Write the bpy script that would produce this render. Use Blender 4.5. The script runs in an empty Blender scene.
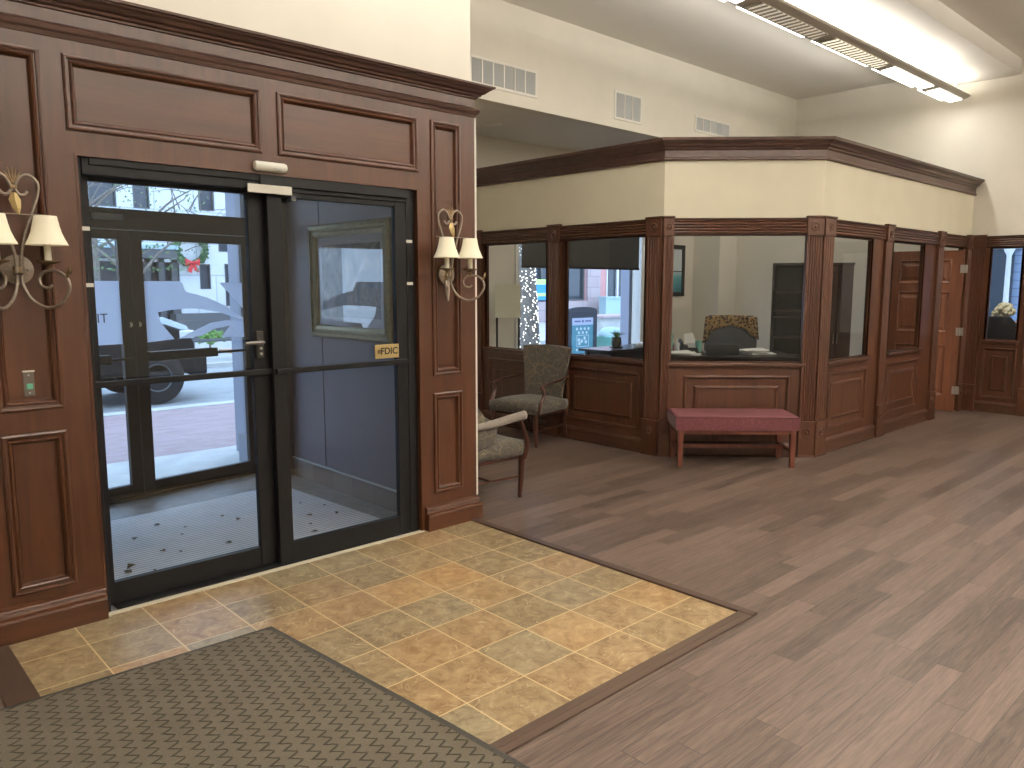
import bpy, bmesh, math, random
from mathutils import Vector, Matrix
R = math.radians
random.seed(7)
SC = bpy.context.scene
COL = SC.collection

# ------------------------------------------------------------------ camera, sky, light, exposure
cam_d = bpy.data.cameras.new('camera')
cam_d.lens = 773.0 / 1024 * 36; cam_d.sensor_width = 36; cam_d.clip_end = 300
cam = bpy.data.objects.new('camera', cam_d); COL.objects.link(cam)
cam.location = (-1.785, -3.98, 1.6)
cam.rotation_euler = (R(90 - 7.29), 0, R(-43.07))
SC.camera = cam

world = bpy.data.worlds.new('overcast_sky'); SC.world = world; world.use_nodes = True
wb = world.node_tree.nodes['Background']
wb.inputs['Color'].default_value = (0.53, 0.72, 1.0, 1); wb.inputs['Strength'].default_value = 4.5

SC.view_settings.view_transform = 'Standard'; SC.view_settings.look = 'None'
SC.view_settings.gamma = 1; SC.view_settings.use_curve_mapping = False
SC.view_settings.exposure = 0.0
SC.cycles.max_bounces = 8; SC.cycles.diffuse_bounces = 5; SC.cycles.glossy_bounces = 4
SC.cycles.transparent_max_bounces = 16; SC.cycles.transmission_bounces = 6
SC.cycles.use_denoising = True
SC.cycles.sample_clamp_indirect = 6
SC.cycles.caustics_reflective = False; SC.cycles.caustics_refractive = False

WARM = (1.0, 0.965, 0.90)
UP_W, DOWN_W, LENS_E, SIDE_W = 30.0, 16.0, 5.0, 10.0      # per fixture segment

# ------------------------------------------------------------------ materials
def mat_new(name):
    m = bpy.data.materials.new(name); m.use_nodes = True
    nt = m.node_tree
    return m, nt, nt.nodes['Principled BSDF']
def N(nt, typ, **kw):
    n = nt.nodes.new(typ)
    for k, v in kw.items():
        if k.startswith('_'): setattr(n, k[1:], v)
        else: n.inputs[k.replace('_', ' ')].default_value = v
    return n
def M1(nt, op, a, b=None, c=None):
    n = nt.nodes.new('ShaderNodeMath'); n.operation = op
    for i, v in enumerate((a, b, c)):
        if v is None: continue
        if isinstance(v, (int, float)): n.inputs[i].default_value = v
        else: nt.links.new(v, n.inputs[i])
    return n.outputs[0]
def MIX(nt, fac, a, b, mode='MIX'):
    n = nt.nodes.new('ShaderNodeMix'); n.data_type = 'RGBA'; n.blend_type = mode
    for sock, v in ((n.inputs[0], fac), (n.inputs[6], a), (n.inputs[7], b)):
        if isinstance(v, (int, float)): sock.default_value = v
        elif isinstance(v, tuple): sock.default_value = v if len(v) == 4 else v + (1,)
        else: nt.links.new(v, sock)
    return n.outputs[2]
def plain(name, col, rough=0.5, metal=0.0, var=0.0, scale=20, bump=0.0, emit=None, est=0, spec=0.5, coat=0):
    m, nt, b = mat_new(name)
    b.inputs['Base Color'].default_value = col + (1,)
    b.inputs['Roughness'].default_value = rough; b.inputs['Metallic'].default_value = metal
    b.inputs['Specular IOR Level'].default_value = spec
    if coat: b.inputs['Coat Weight'].default_value = coat; b.inputs['Coat Roughness'].default_value = .1
    if emit: b.inputs['Emission Color'].default_value = emit + (1,); b.inputs['Emission Strength'].default_value = est
    tc = N(nt, 'ShaderNodeTexCoord'); no = N(nt, 'ShaderNodeTexNoise', Scale=scale, Detail=4)
    nt.links.new(tc.outputs['Object'], no.inputs['Vector'])
    if var:
        d = tuple(max(0, c * (1 - var)) for c in col); l = tuple(min(1, c * (1 + var)) for c in col)
        mr = N(nt, 'ShaderNodeMapRange'); mr.inputs[1].default_value = .3; mr.inputs[2].default_value = .7
        nt.links.new(no.outputs['Fac'], mr.inputs[0])
        nt.links.new(MIX(nt, mr.outputs[0], d, l), b.inputs['Base Color'])
    if bump:
        bp = N(nt, 'ShaderNodeBump', Strength=bump, Distance=.01)
        nt.links.new(no.outputs['Fac'], bp.inputs['Height']); nt.links.new(bp.outputs[0], b.inputs['Normal'])
    return m
def wood(name, dark, light, axis='z', rough=.38, scale=1.0, coat=.22):
    m, nt, b = mat_new(name)
    tc = N(nt, 'ShaderNodeTexCoord'); mp = N(nt, 'ShaderNodeMapping')
    s = [14 * scale] * 3; s['xyz'.index(axis)] = 0.9 * scale
    mp.inputs['Scale'].default_value = s
    nt.links.new(tc.outputs['Object'], mp.inputs['Vector'])
    n1 = N(nt, 'ShaderNodeTexNoise', Scale=1.6, Detail=8, Roughness=.62, Distortion=.5)
    nt.links.new(mp.outputs[0], n1.inputs['Vector'])
    n2 = N(nt, 'ShaderNodeTexNoise', Scale=1.1, Detail=3); nt.links.new(tc.outputs['Object'], n2.inputs['Vector'])
    f = M1(nt, 'ADD', M1(nt, 'MULTIPLY', n1.outputs['Fac'], .75), M1(nt, 'MULTIPLY', n2.outputs['Fac'], .35))
    mr = N(nt, 'ShaderNodeMapRange'); mr.inputs[1].default_value = .26; mr.inputs[2].default_value = .84
    nt.links.new(f, mr.inputs[0])
    nt.links.new(MIX(nt, mr.outputs[0], dark, light), b.inputs['Base Color'])
    b.inputs['Roughness'].default_value = rough
    b.inputs['Coat Weight'].default_value = coat; b.inputs['Coat Roughness'].default_value = .22; b.inputs['Specular IOR Level'].default_value = .32
    bp = N(nt, 'ShaderNodeBump', Strength=.05, Distance=.002)
    nt.links.new(n1.outputs['Fac'], bp.inputs['Height']); nt.links.new(bp.outputs[0], b.inputs['Normal'])
    return m
def glass(name, tint=(1, 1, 1), rough=0.0, refl=1.0):
    m = bpy.data.materials.new(name); m.use_nodes = True; nt = m.node_tree; nt.nodes.clear()
    out = N(nt, 'ShaderNodeOutputMaterial'); tr = N(nt, 'ShaderNodeBsdfTransparent'); tr.inputs[0].default_value = tint + (1,)
    gl = N(nt, 'ShaderNodeBsdfGlossy'); gl.inputs['Roughness'].default_value = rough
    ge = N(nt, 'ShaderNodeNewGeometry'); dt = N(nt, 'ShaderNodeVectorMath', _operation='DOT_PRODUCT')
    nt.links.new(ge.outputs['Normal'], dt.inputs[0]); nt.links.new(ge.outputs['Incoming'], dt.inputs[1])
    k5 = M1(nt, 'POWER', M1(nt, 'SUBTRACT', 1.0, M1(nt, 'ABSOLUTE', dt.outputs['Value'])), 5.0)
    fz = M1(nt, 'ADD', M1(nt, 'MULTIPLY', k5, .96), .04)
    mx = N(nt, 'ShaderNodeMixShader')
    nt.links.new(M1(nt, 'MULTIPLY', fz, refl), mx.inputs[0])
    nt.links.new(tr.outputs[0], mx.inputs[1]); nt.links.new(gl.outputs[0], mx.inputs[2]); nt.links.new(mx.outputs[0], out.inputs[0])
    return m

def tile_mat():
    m, nt, b = mat_new('slate_tile')
    tc = N(nt, 'ShaderNodeTexCoord'); sp = N(nt, 'ShaderNodeSeparateXYZ'); nt.links.new(tc.outputs['Object'], sp.inputs[0])
    T = .308
    u = M1(nt, 'DIVIDE', sp.outputs[0], T); v = M1(nt, 'ADD', M1(nt, 'DIVIDE', sp.outputs[1], T), .894)
    fu, fv = M1(nt, 'FRACT', u), M1(nt, 'FRACT', v); iu, iv = M1(nt, 'FLOOR', u), M1(nt, 'FLOOR', v)
    def edge(f): return M1(nt, 'MINIMUM', f, M1(nt, 'SUBTRACT', 1.0, f))
    e = M1(nt, 'MINIMUM', edge(fu), edge(fv))
    grout = M1(nt, 'LESS_THAN', e, .0105)
    cb = N(nt, 'ShaderNodeCombineXYZ'); nt.links.new(iu, cb.inputs[0]); nt.links.new(iv, cb.inputs[1])
    wn = N(nt, 'ShaderNodeTexWhiteNoise'); nt.links.new(cb.outputs[0], wn.inputs['Vector'])
    # per tile offset of the stone pattern
    va = N(nt, 'ShaderNodeVectorMath', _operation='MULTIPLY_ADD'); nt.links.new(wn.outputs['Color'], va.inputs[0]); va.inputs[1].default_value = (30, 30, 30)
    nt.links.new(tc.outputs['Object'], va.inputs[2])
    n1 = N(nt, 'ShaderNodeTexNoise', Scale=13, Detail=9, Roughness=.7, Distortion=.8); nt.links.new(va.outputs[0], n1.inputs['Vector'])
    n2 = N(nt, 'ShaderNodeTexNoise', Scale=3, Detail=3, Distortion=.6); nt.links.new(va.outputs[0], n2.inputs['Vector'])
    cr = N(nt, 'ShaderNodeValToRGB'); cr.color_ramp.interpolation = 'LINEAR'
    els = cr.color_ramp.elements
    pal = [(0, (.225, .155, .078)), (.2, (.30, .215, .115)), (.4, (.38, .225, .100)), (.6, (.285, .230, .145)), (.8, (.47, .262, .098)), (1, (.44, .345, .205))]
    els[0].position = 0; els[0].color = pal[0][1] + (1,); els[1].position = 1; els[1].color = pal[-1][1] + (1,)
    for p, c in pal[1:-1]:
        el = els.new(p); el.color = c + (1,)
    mixn = M1(nt, 'ADD', M1(nt, 'MULTIPLY', wn.outputs['Value'], .86), M1(nt, 'MULTIPLY', n2.outputs['Fac'], .14))
    nt.links.new(mixn, cr.inputs[0])
    mr = N(nt, 'ShaderNodeMapRange'); mr.inputs[1].default_value = .36; mr.inputs[2].default_value = .66
    nt.links.new(n1.outputs['Fac'], mr.inputs[0])
    dk = MIX(nt, 1.0, cr.outputs[0], (.62, .57, .52), 'MULTIPLY'); lt = MIX(nt, .24, cr.outputs[0], (.72, .60, .36))
    stone = MIX(nt, mr.outputs[0], dk, lt)
    # pale veins
    vo = N(nt, 'ShaderNodeTexNoise', Scale=4.5, Detail=2, Distortion=2.2); nt.links.new(va.outputs[0], vo.inputs['Vector'])
    vein = M1(nt, 'LESS_THAN', M1(nt, 'ABSOLUTE', M1(nt, 'SUBTRACT', vo.outputs['Fac'], .5)), .006)
    stone = MIX(nt, M1(nt, 'MULTIPLY', vein, .45), stone, (.62, .52, .33))
    nt.links.new(MIX(nt, grout, stone, (.64, .49, .27)), b.inputs['Base Color'])
    rg = M1(nt, 'ADD', M1(nt, 'MULTIPLY', n1.outputs['Fac'], .25), .22)
    nt.links.new(rg, b.inputs['Roughness'])
    bp = N(nt, 'ShaderNodeBump', Strength=.35, Distance=.004)
    h = M1(nt, 'SUBTRACT', n1.outputs['Fac'], grout)
    nt.links.new(h, bp.inputs['Height']); nt.links.new(bp.outputs[0], b.inputs['Normal'])
    return m
def plank_mat():
    m, nt, b = mat_new('wood_plank_floor')
    tc = N(nt, 'ShaderNodeTexCoord'); sp = N(nt, 'ShaderNodeSeparateXYZ'); nt.links.new(tc.outputs['Object'], sp.inputs[0])
    W, L = .105, 1.05
    v = M1(nt, 'DIVIDE', sp.outputs[1], W); iv = M1(nt, 'FLOOR', v); fv = M1(nt, 'FRACT', v)
    w1 = N(nt, 'ShaderNodeTexWhiteNoise', _noise_dimensions='1D'); nt.links.new(iv, w1.inputs['W'])
    u = M1(nt, 'ADD', M1(nt, 'DIVIDE', sp.outputs[0], L), M1(nt, 'MULTIPLY', w1.outputs['Value'], 7.3))
    iu = M1(nt, 'FLOOR', u); fu = M1(nt, 'FRACT', u)
    cb = N(nt, 'ShaderNodeCombineXYZ'); nt.links.new(iu, cb.inputs[0]); nt.links.new(iv, cb.inputs[1])
    wn = N(nt, 'ShaderNodeTexWhiteNoise'); nt.links.new(cb.outputs[0], wn.inputs['Vector'])
    mp = N(nt, 'ShaderNodeMapping'); mp.inputs['Scale'].default_value = (1.8, 30, 1)
    nt.links.new(tc.outputs['Object'], mp.inputs['Vector'])
    va = N(nt, 'ShaderNodeVectorMath', _operation='MULTIPLY_ADD'); nt.links.new(wn.outputs['Color'], va.inputs[0]); va.inputs[1].default_value = (20, 20, 20)
    nt.links.new(mp.outputs[0], va.inputs[2])
    n1 = N(nt, 'ShaderNodeTexNoise', Scale=2.0, Detail=8, Roughness=.68, Distortion=.9); nt.links.new(va.outputs[0], n1.inputs['Vector'])
    n3 = N(nt, 'ShaderNodeTexNoise', Scale=1.3, Detail=3); nt.links.new(tc.outputs['Object'], n3.inputs['Vector'])
    f = M1(nt, 'ADD', M1(nt, 'MULTIPLY', wn.outputs['Value'], .24), M1(nt, 'ADD', M1(nt, 'MULTIPLY', n1.outputs['Fac'], 1.0), M1(nt, 'MULTIPLY', n3.outputs['Fac'], .15)))
    mr = N(nt, 'ShaderNodeMapRange'); mr.inputs[1].default_value = .44; mr.inputs[2].default_value = .92
    nt.links.new(f, mr.inputs[0])
    c = MIX(nt, mr.outputs[0], (.040, .025, .018), (.190, .132, .104))
    eu = M1(nt, 'LESS_THAN', M1(nt, 'MINIMUM', fu, M1(nt, 'SUBTRACT', 1.0, fu)), .0018)
    ev = M1(nt, 'LESS_THAN', M1(nt, 'MINIMUM', fv, M1(nt, 'SUBTRACT', 1.0, fv)), .014)
    seam = M1(nt, 'MAXIMUM', eu, ev)
    nt.links.new(MIX(nt, M1(nt, 'MULTIPLY', seam, .8), c, (.035, .022, .016)), b.inputs['Base Color'])
    nt.links.new(M1(nt, 'ADD', M1(nt, 'MULTIPLY', n1.outputs['Fac'], .22), .27), b.inputs['Roughness'])
    bp = N(nt, 'ShaderNodeBump', Strength=.25, Distance=.003)
    nt.links.new(M1(nt, 'SUBTRACT', n1.outputs['Fac'], seam), bp.inputs['Height']); nt.links.new(bp.outputs[0], b.inputs['Normal'])
    return m
def mat_mat():
    m, nt, b = mat_new('herringbone_carpet')
    tc = N(nt, 'ShaderNodeTexCoord'); sp = N(nt, 'ShaderNodeSeparateXYZ'); nt.links.new(tc.outputs['Object'], sp.inputs[0])
    # staircase grooves running diagonally to the mat edges
    u = M1(nt, 'MULTIPLY', M1(nt, 'SUBTRACT', sp.outputs[0], sp.outputs[1]), .7071 / .080)
    v = M1(nt, 'MULTIPLY', M1(nt, 'ADD', sp.outputs[0], sp.outputs[1]), .7071 / .042)
    wv = N(nt, 'ShaderNodeTexNoise', Scale=30, Detail=2); nt.links.new(tc.outputs['Object'], wv.inputs['Vector'])
    v = M1(nt, 'ADD', v, M1(nt, 'MULTIPLY', wv.outputs['Fac'], .34))
    row = M1(nt, 'FLOOR', v); fv = M1(nt, 'FRACT', v)
    fu = M1(nt, 'FRACT', M1(nt, 'ADD', M1(nt, 'ADD', u, .15), M1(nt, 'MULTIPLY', row, .40)))
    horiz = M1(nt, 'ADD', M1(nt, 'ABSOLUTE', M1(nt, 'SUBTRACT', fv, .08)), M1(nt, 'MULTIPLY', M1(nt, 'GREATER_THAN', M1(nt, 'ABSOLUTE', M1(nt, 'SUBTRACT', fu, .45)), .31), 9.0))
    diag = M1(nt, 'MULTIPLY', M1(nt, 'ABSOLUTE', M1(nt, 'SUBTRACT', fu, M1(nt, 'MULTIPLY_ADD', fv, .22, .14))), 1.7)
    e = M1(nt, 'MINIMUM', horiz, diag)
    g = N(nt, 'ShaderNodeMapRange'); g.inputs[1].default_value = .0; g.inputs[2].default_value = .13
    nt.links.new(e, g.inputs[0])
    no = N(nt, 'ShaderNodeTexNoise', Scale=260, Detail=3); nt.links.new(tc.outputs['Object'], no.inputs['Vector'])
    n2 = N(nt, 'ShaderNodeTexNoise', Scale=6, Detail=3); nt.links.new(tc.outputs['Object'], n2.inputs['Vector'])
    v = M1(nt, 'ADD', M1(nt, 'MULTIPLY', no.outputs['Fac'], .7), M1(nt, 'MULTIPLY', n2.outputs['Fac'], .3))
    pile = MIX(nt, v, (.040, .034, .025), (.190, .160, .118))
    nt.links.new(MIX(nt, g.outputs[0], (.034, .027, .018), pile), b.inputs['Base Color'])  # groove shade put into the carpet colour, besides the bump
    b.inputs['Roughness'].default_value = .95; b.inputs['Specular IOR Level'].default_value = .15
    bp = N(nt, 'ShaderNodeBump', Strength=.8, Distance=.006)
    nt.links.new(M1(nt, 'ADD', g.outputs[0], M1(nt, 'MULTIPLY', no.outputs['Fac'], .35)), bp.inputs['Height']); nt.links.new(bp.outputs[0], b.inputs['Normal'])
    return m
def brick_mat(name, c1, c2, mortar, scale, bw=.5, rh=.25, ms=.02, axes='xy', rough=.8):
    m, nt, b = mat_new(name)
    tc = N(nt, 'ShaderNodeTexCoord'); sp = N(nt, 'ShaderNodeSeparateXYZ'); nt.links.new(tc.outputs['Object'], sp.inputs[0])
    cb = N(nt, 'ShaderNodeCombineXYZ')
    nt.links.new(sp.outputs['xyz'.index(axes[0])], cb.inputs[0]); nt.links.new(sp.outputs['xyz'.index(axes[1])], cb.inputs[1])
    br = N(nt, 'ShaderNodeTexBrick'); nt.links.new(cb.outputs[0], br.inputs['Vector'])
    br.inputs['Color1'].default_value = c1 + (1,); br.inputs['Color2'].default_value = c2 + (1,); br.inputs['Mortar'].default_value = mortar + (1,)
    br.inputs['Scale'].default_value = scale; br.inputs['Mortar Size'].default_value = ms
    br.inputs['Brick Width'].default_value = bw; br.inputs['Row Height'].default_value = rh
    nt.links.new(br.outputs[0], b.inputs['Base Color']); b.inputs['Roughness'].default_value = rough
    return m
def pattern_fabric(name, base, fig, hi, kind='damask'):
    m, nt, b = mat_new(name)
    tc = N(nt, 'ShaderNodeTexCoord')
    n0 = N(nt, 'ShaderNodeTexNoise', Scale=9, Detail=2); nt.links.new(tc.outputs['Object'], n0.inputs['Vector'])
    va = N(nt, 'ShaderNodeVectorMath', _operation='MULTIPLY_ADD'); nt.links.new(n0.outputs['Color'], va.inputs[0]); va.inputs[1].default_value = (.14, .14, .14); nt.links.new(tc.outputs['Object'], va.inputs[2])
    w = N(nt, 'ShaderNodeTexVoronoi', Scale=7, _feature='DISTANCE_TO_EDGE'); nt.links.new(va.outputs[0], w.inputs['Vector'])
    f = M1(nt, 'LESS_THAN', w.outputs['Distance'], .035)
    w2 = N(nt, 'ShaderNodeTexVoronoi', Scale=24); nt.links.new(va.outputs[0], w2.inputs['Vector'])
    f2 = M1(nt, 'MULTIPLY', M1(nt, 'GREATER_THAN', M1(nt, 'SINE', M1(nt, 'MULTIPLY', w2.outputs['Distance'], 16.0)), .35), .55)
    c = MIX(nt, f2, base, fig); c = MIX(nt, M1(nt, 'MULTIPLY', f, .22), c, hi)
    nt.links.new(c, b.inputs['Base Color']); b.inputs['Roughness'].default_value = .8
    b.inputs['Sheen Weight'].default_value = .2
    bp = N(nt, 'ShaderNodeBump', Strength=.2, Distance=.003); nt.links.new(f2, bp.inputs['Height']); nt.links.new(bp.outputs[0], b.inputs['Normal'])
    return m
def ribbed_mat():
    m, nt, b = mat_new('ribbed_grille')
    tc = N(nt, 'ShaderNodeTexCoord'); sp = N(nt, 'ShaderNodeSeparateXYZ'); nt.links.new(tc.outputs['Object'], sp.inputs[0])
    f = M1(nt, 'FRACT', M1(nt, 'DIVIDE', sp.outputs[1], .036))
    g = M1(nt, 'LESS_THAN', f, .38)
    no = N(nt, 'ShaderNodeTexNoise', Scale=5, Detail=5); nt.links.new(tc.outputs['Object'], no.inputs['Vector'])
    c = MIX(nt, no.outputs['Fac'], (.50, .49, .50), (.80, .78, .79))
    nt.links.new(MIX(nt, g, c, (.32, .315, .32)), b.inputs['Base Color']); b.inputs['Roughness'].default_value = .6
    bp = N(nt, 'ShaderNodeBump', Strength=.6, Distance=.006); nt.links.new(M1(nt, 'SUBTRACT', 1.0, g), bp.inputs['Height']); nt.links.new(bp.outputs[0], b.inputs['Normal'])
    return m
def stone_panels(name, c1, c2, mortar, sx, sz):
    return brick_mat(name, c1, c2, mortar, 1.0, bw=sx, rh=sz, ms=.02, axes='xz', rough=.6)

CH_D, CH_L = (.026, .0075, .0026), (.088, .030, .0115)
Mt = {}
Mt['wall'] = plain('painted_wall', (.72, .68, .59), .75, var=.03, scale=3)
Mt['cream'] = plain('cream_paint', (.67, .62, .48), .75, var=.03, scale=3)
Mt['ceil'] = plain('ceiling_paint', (.76, .73, .67), .85, var=.02, scale=2)
Mt['wz'] = wood('cherry_vertical', CH_D, CH_L, 'z')
Mt['wx'] = wood('cherry_horizontal', CH_D, CH_L, 'x')
Mt['oz'] = wood('walnut_vertical', (.030, .0100, .0045), (.104, .037, .0165), 'z', rough=.42)
Mt['ox'] = wood('walnut_horizontal', (.028, .0100, .005), (.092, .036, .018), 'x', rough=.42)
Mt['crown'] = wood('dark_crown_wood', (.034, .016, .012), (.095, .050, .038), 'x', rough=.4)
Mt['door_w'] = wood('door_wood', (.06, .018, .008), (.21, .075, .032), 'z')
Mt['floor'] = plank_mat(); Mt['tile'] = tile_mat(); Mt['mat'] = mat_mat()
Mt['matedge'] = plain('mat_rubber_edge', (.035, .029, .022), .8, var=.2, scale=60)
Mt['edgewood'] = wood('threshold_wood', (.045, .026, .018), (.13, .085, .062), 'x', rough=.35)
Mt['edgewoody'] = wood('threshold_wood_cross', (.040, .022, .015), (.10, .062, .045), 'y', rough=.35)
Mt['black'] = plain('bronze_anodised', (.009, .0085, .009), .40, spec=.16, var=.1)
Mt['blackp'] = plain('black_plastic', (.012, .012, .013), .4)
Mt['glass'] = glass('clear_glass', (.97, .98, .98), refl=.5)
Mt['gdoor'] = glass('door_glass', (.93, .95, .96), refl=.9)
Mt['white'] = plain('white_plastic', (.72, .70, .62), .45)
Mt['grout'] = plain('threshold_strip', (.62, .56, .44), .6)
Mt['steel'] = plain('brushed_steel', (.42, .40, .37), .35, metal=1, var=.1)
Mt['pewter'] = plain('aged_pewter', (.27, .22, .175), .45, metal=.6, var=.2, scale=60)
Mt['bronze'] = plain('antique_bronze', (.22, .15, .08), .45, metal=.8, var=.3, scale=60)
Mt['shade'] = plain('shade_linen', (.86, .80, .62), .8, emit=(1, .86, .6), est=.12)
Mt['candle'] = plain('candle_sleeve', (.80, .74, .58), .5)
Mt['vent'] = plain('vent_metal', (.40, .41, .40), .5); Mt['ventw'] = plain('vent_frame_paint', (.78, .75, .68), .5)
Mt['ventd'] = plain('vent_dark', (.13, .135, .14), .8)
Mt['fix'] = plain('fixture_metal', (.50, .47, .41), .5)
Mt['lens'] = plain('fixture_lens', (.9, .9, .85), .5, emit=(1, .95, .84), est=LENS_E)
Mt['lensd'] = plain('fixture_lens_dim', (.6, .57, .48), .5, emit=(1, .90, .72), est=.45)
Mt['lensm'] = plain('fixture_lens_louvre', (.9, .85, .7), .5, emit=(1, .90, .70), est=1.3)
Mt['navy'] = plain('vestibule_panel', (.118, .096, .108), .45, var=.06, scale=2)
Mt['dkbrown'] = plain('dark_brown_panel', (.022, .013, .010), .4)
Mt['bbtile'] = brick_mat('baseboard_tile', (.11, .085, .075), (.17, .14, .12), (.07, .06, .05), 1.0, bw=.30, rh=.30, ms=.004, axes='yz', rough=.35)
Mt['vtile'] = plain('vestibule_floor', (.16, .145, .135), .4, var=.25, scale=9)
Mt['rib'] = ribbed_mat()
Mt['leaf'] = plain('dead_leaf', (.09, .055, .03), .8, var=.5, scale=40)
Mt['gold'] = plain('antique_gold_frame', (.21, .185, .10), .36, metal=.6, var=.2, scale=30)
Mt['brass'] = plain('gold_plate', (.46, .34, .15), .35, metal=.5)
Mt['ink'] = plain('black_ink', (.01, .01, .01), .6)
Mt['fabA'] = pattern_fabric('damask_upholstery', (.050, .041, .030), (.135, .110, .082), (.36, .28, .14))
Mt['fabB'] = pattern_fabric('taupe_arm_fabric', (.17, .14, .115), (.22, .185, .155), (.25, .21, .17))
Mt['chairwood'] = wood('mahogany', (.022, .008, .006), (.075, .024, .014), 'z', rough=.3)
Mt['benchwood'] = wood('bench_cherry', (.055, .015, .009), (.16, .048, .026), 'z', rough=.35)
Mt['red'] = pattern_fabric('burgundy_fabric', (.095, .018, .024), (.150, .040, .046), (.15, .035, .04))
Mt['redtop'] = plain('burgundy_top', (.125, .034, .040), .8, var=.15, scale=120, bump=.2)
Mt['blind'] = plain('dark_blind', (.022, .022, .020), .7, var=.1, scale=40)
Mt['winw'] = plain('white_window_frame', (.72, .72, .70), .5)
Mt['greyc'] = plain('grey_blue_column', (.33, .36, .46), .6)
Mt['desk'] = wood('dark_desk', (.012, .009, .009), (.035, .025, .022), 'x', rough=.3)
Mt['case'] = wood('espresso_wood', (.012, .009, .009), (.030, .022, .020), 'z', rough=.45)
Mt['case2'] = wood('brown_cabinet', (.045, .030, .024), (.085, .060, .048), 'z', rough=.45)
Mt['paper'] = plain('white_paper', (.75, .74, .70), .7)
Mt['teal'] = plain('teal_plastic', (.20, .46, .40), .35); Mt['pink'] = plain('pink_plastic', (.55, .12, .2), .5)
Mt['clearp'] = plain('frosted_bottle', (.55, .56, .56), .2); Mt['green'] = plain('leaf_green', (.10, .19, .07), .6, var=.4, scale=30)
Mt['yellow'] = plain('yellow_plastic', (.6, .5, .12), .5); Mt['blue'] = plain('blue_plastic', (.05, .08, .45), .4)
Mt['pot'] = plain('olive_ceramic_pot', (.055, .05, .028), .5); Mt['mesh'] = plain('grey_mesh_back', (.10, .105, .11), .7)
Mt['leo'] = None
Mt['skin'] = plain('skin', (.60, .38, .28), .5); Mt['hair'] = plain('blond_hair', (.88, .72, .52), .6, var=.45, scale=45, bump=.8)
Mt['cloth'] = plain('black_clothing', (.015, .015, .017), .8)
# outside
Mt['conc'] = plain('concrete', (.46, .46, .45), .8, var=.12, scale=4)
Mt['pave'] = brick_mat('paver_brick', (.30, .20, .21), (.36, .26, .27), (.30, .27, .28), 4.4, bw=.9, rh=.45, ms=.03, rough=.75)
Mt['road'] = plain('asphalt', (.30, .31, .32), .8, var=.1, scale=5)
Mt['stone'] = stone_panels('limestone_panels', (.66, .67, .68), (.62, .63, .65), (.42, .43, .46), 1.15, .95)
Mt['redb'] = brick_mat('rose_brick', (.56, .24, .24), (.62, .29, .28), (.56, .36, .35), 3.0, axes='xz')
Mt['palestone'] = stone_panels('pale_pink_stone', (.40, .31, .32), (.44, .35, .35), (.30, .24, .26), 1.0, .5)
Mt['owin'] = plain('far_window_glass', (.045, .055, .07), .12); Mt['oframe'] = plain('far_window_frame', (.08, .085, .09), .5)
Mt['canopy'] = plain('canopy_metal', (.085, .09, .10), .5); Mt['aqua'] = plain('aqua_fascia', (.36, .50, .55), .5)
Mt['hood'] = plain('silver_blue_paint', (.24, .28, .33), .25, metal=.5, coat=.6); Mt['carblk'] = plain('black_trim', (.008, .009, .012), .4, spec=.15)
Mt['tyre'] = plain('tyre', (.014, .014, .015), .8); Mt['lampg'] = plain('headlamp', (.7, .72, .75), .1)
Mt['bark'] = plain('bark', (.16, .14, .12), .85, var=.4, scale=20, bump=.6); Mt['bulb'] = plain('light_bulb', (1, .95, .85), .4, emit=(1, .95, .85), est=3)
Mt['wreath'] = plain('wreath_green', (.035, .10, .035), .8, var=.5, scale=15); Mt['bow'] = plain('red_bow', (.65, .03, .04), .6)
Mt['frost'] = glass('frosted_film')
def frost_mat():
    m = bpy.data.materials.new('frosted_vinyl'); m.use_nodes = True; nt = m.node_tree; nt.nodes.clear()
    out = N(nt, 'ShaderNodeOutputMaterial'); tl = N(nt, 'ShaderNodeBsdfTranslucent'); tl.inputs[0].default_value = (.80, .84, .92, 1)
    df = N(nt, 'ShaderNodeBsdfDiffuse'); df.inputs[0].default_value = (.70, .74, .82, 1)
    mx = N(nt, 'ShaderNodeMixShader'); mx.inputs[0].default_value = .4
    nt.links.new(tl.outputs[0], mx.inputs[1]); nt.links.new(df.outputs[0], mx.inputs[2])
    tr = N(nt, 'ShaderNodeBsdfTransparent'); m2 = N(nt, 'ShaderNodeMixShader'); m2.inputs[0].default_value = .9
    nt.links.new(tr.outputs[0], m2.inputs[1]); nt.links.new(mx.outputs[0], m2.inputs[2]); nt.links.new(m2.outputs[0], out.inputs[0])
    return m
Mt['frost'] = frost_mat()
def leopard():
    m, nt, b = mat_new('patterned_shawl')
    tc = N(nt, 'ShaderNodeTexCoord')
    v = N(nt, 'ShaderNodeTexVoronoi', Scale=34); nt.links.new(tc.outputs['Object'], v.inputs['Vector'])
    n0 = N(nt, 'ShaderNodeTexNoise', Scale=14, Detail=3, Distortion=1); nt.links.new(tc.outputs['Object'], n0.inputs['Vector'])
    f = M1(nt, 'GREATER_THAN', M1(nt, 'ADD', v.outputs['Distance'], M1(nt, 'MULTIPLY', n0.outputs['Fac'], .7)), .80)
    sp = N(nt, 'ShaderNodeSeparateXYZ'); nt.links.new(tc.outputs['Object'], sp.inputs[0])
    c = MIX(nt, f, (.035, .018, .010), (.40, .25, .10))
    nt.links.new(c, b.inputs['Base Color']); b.inputs['Roughness'].default_value = .85
    return m
Mt['leo'] = leopard()

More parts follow.
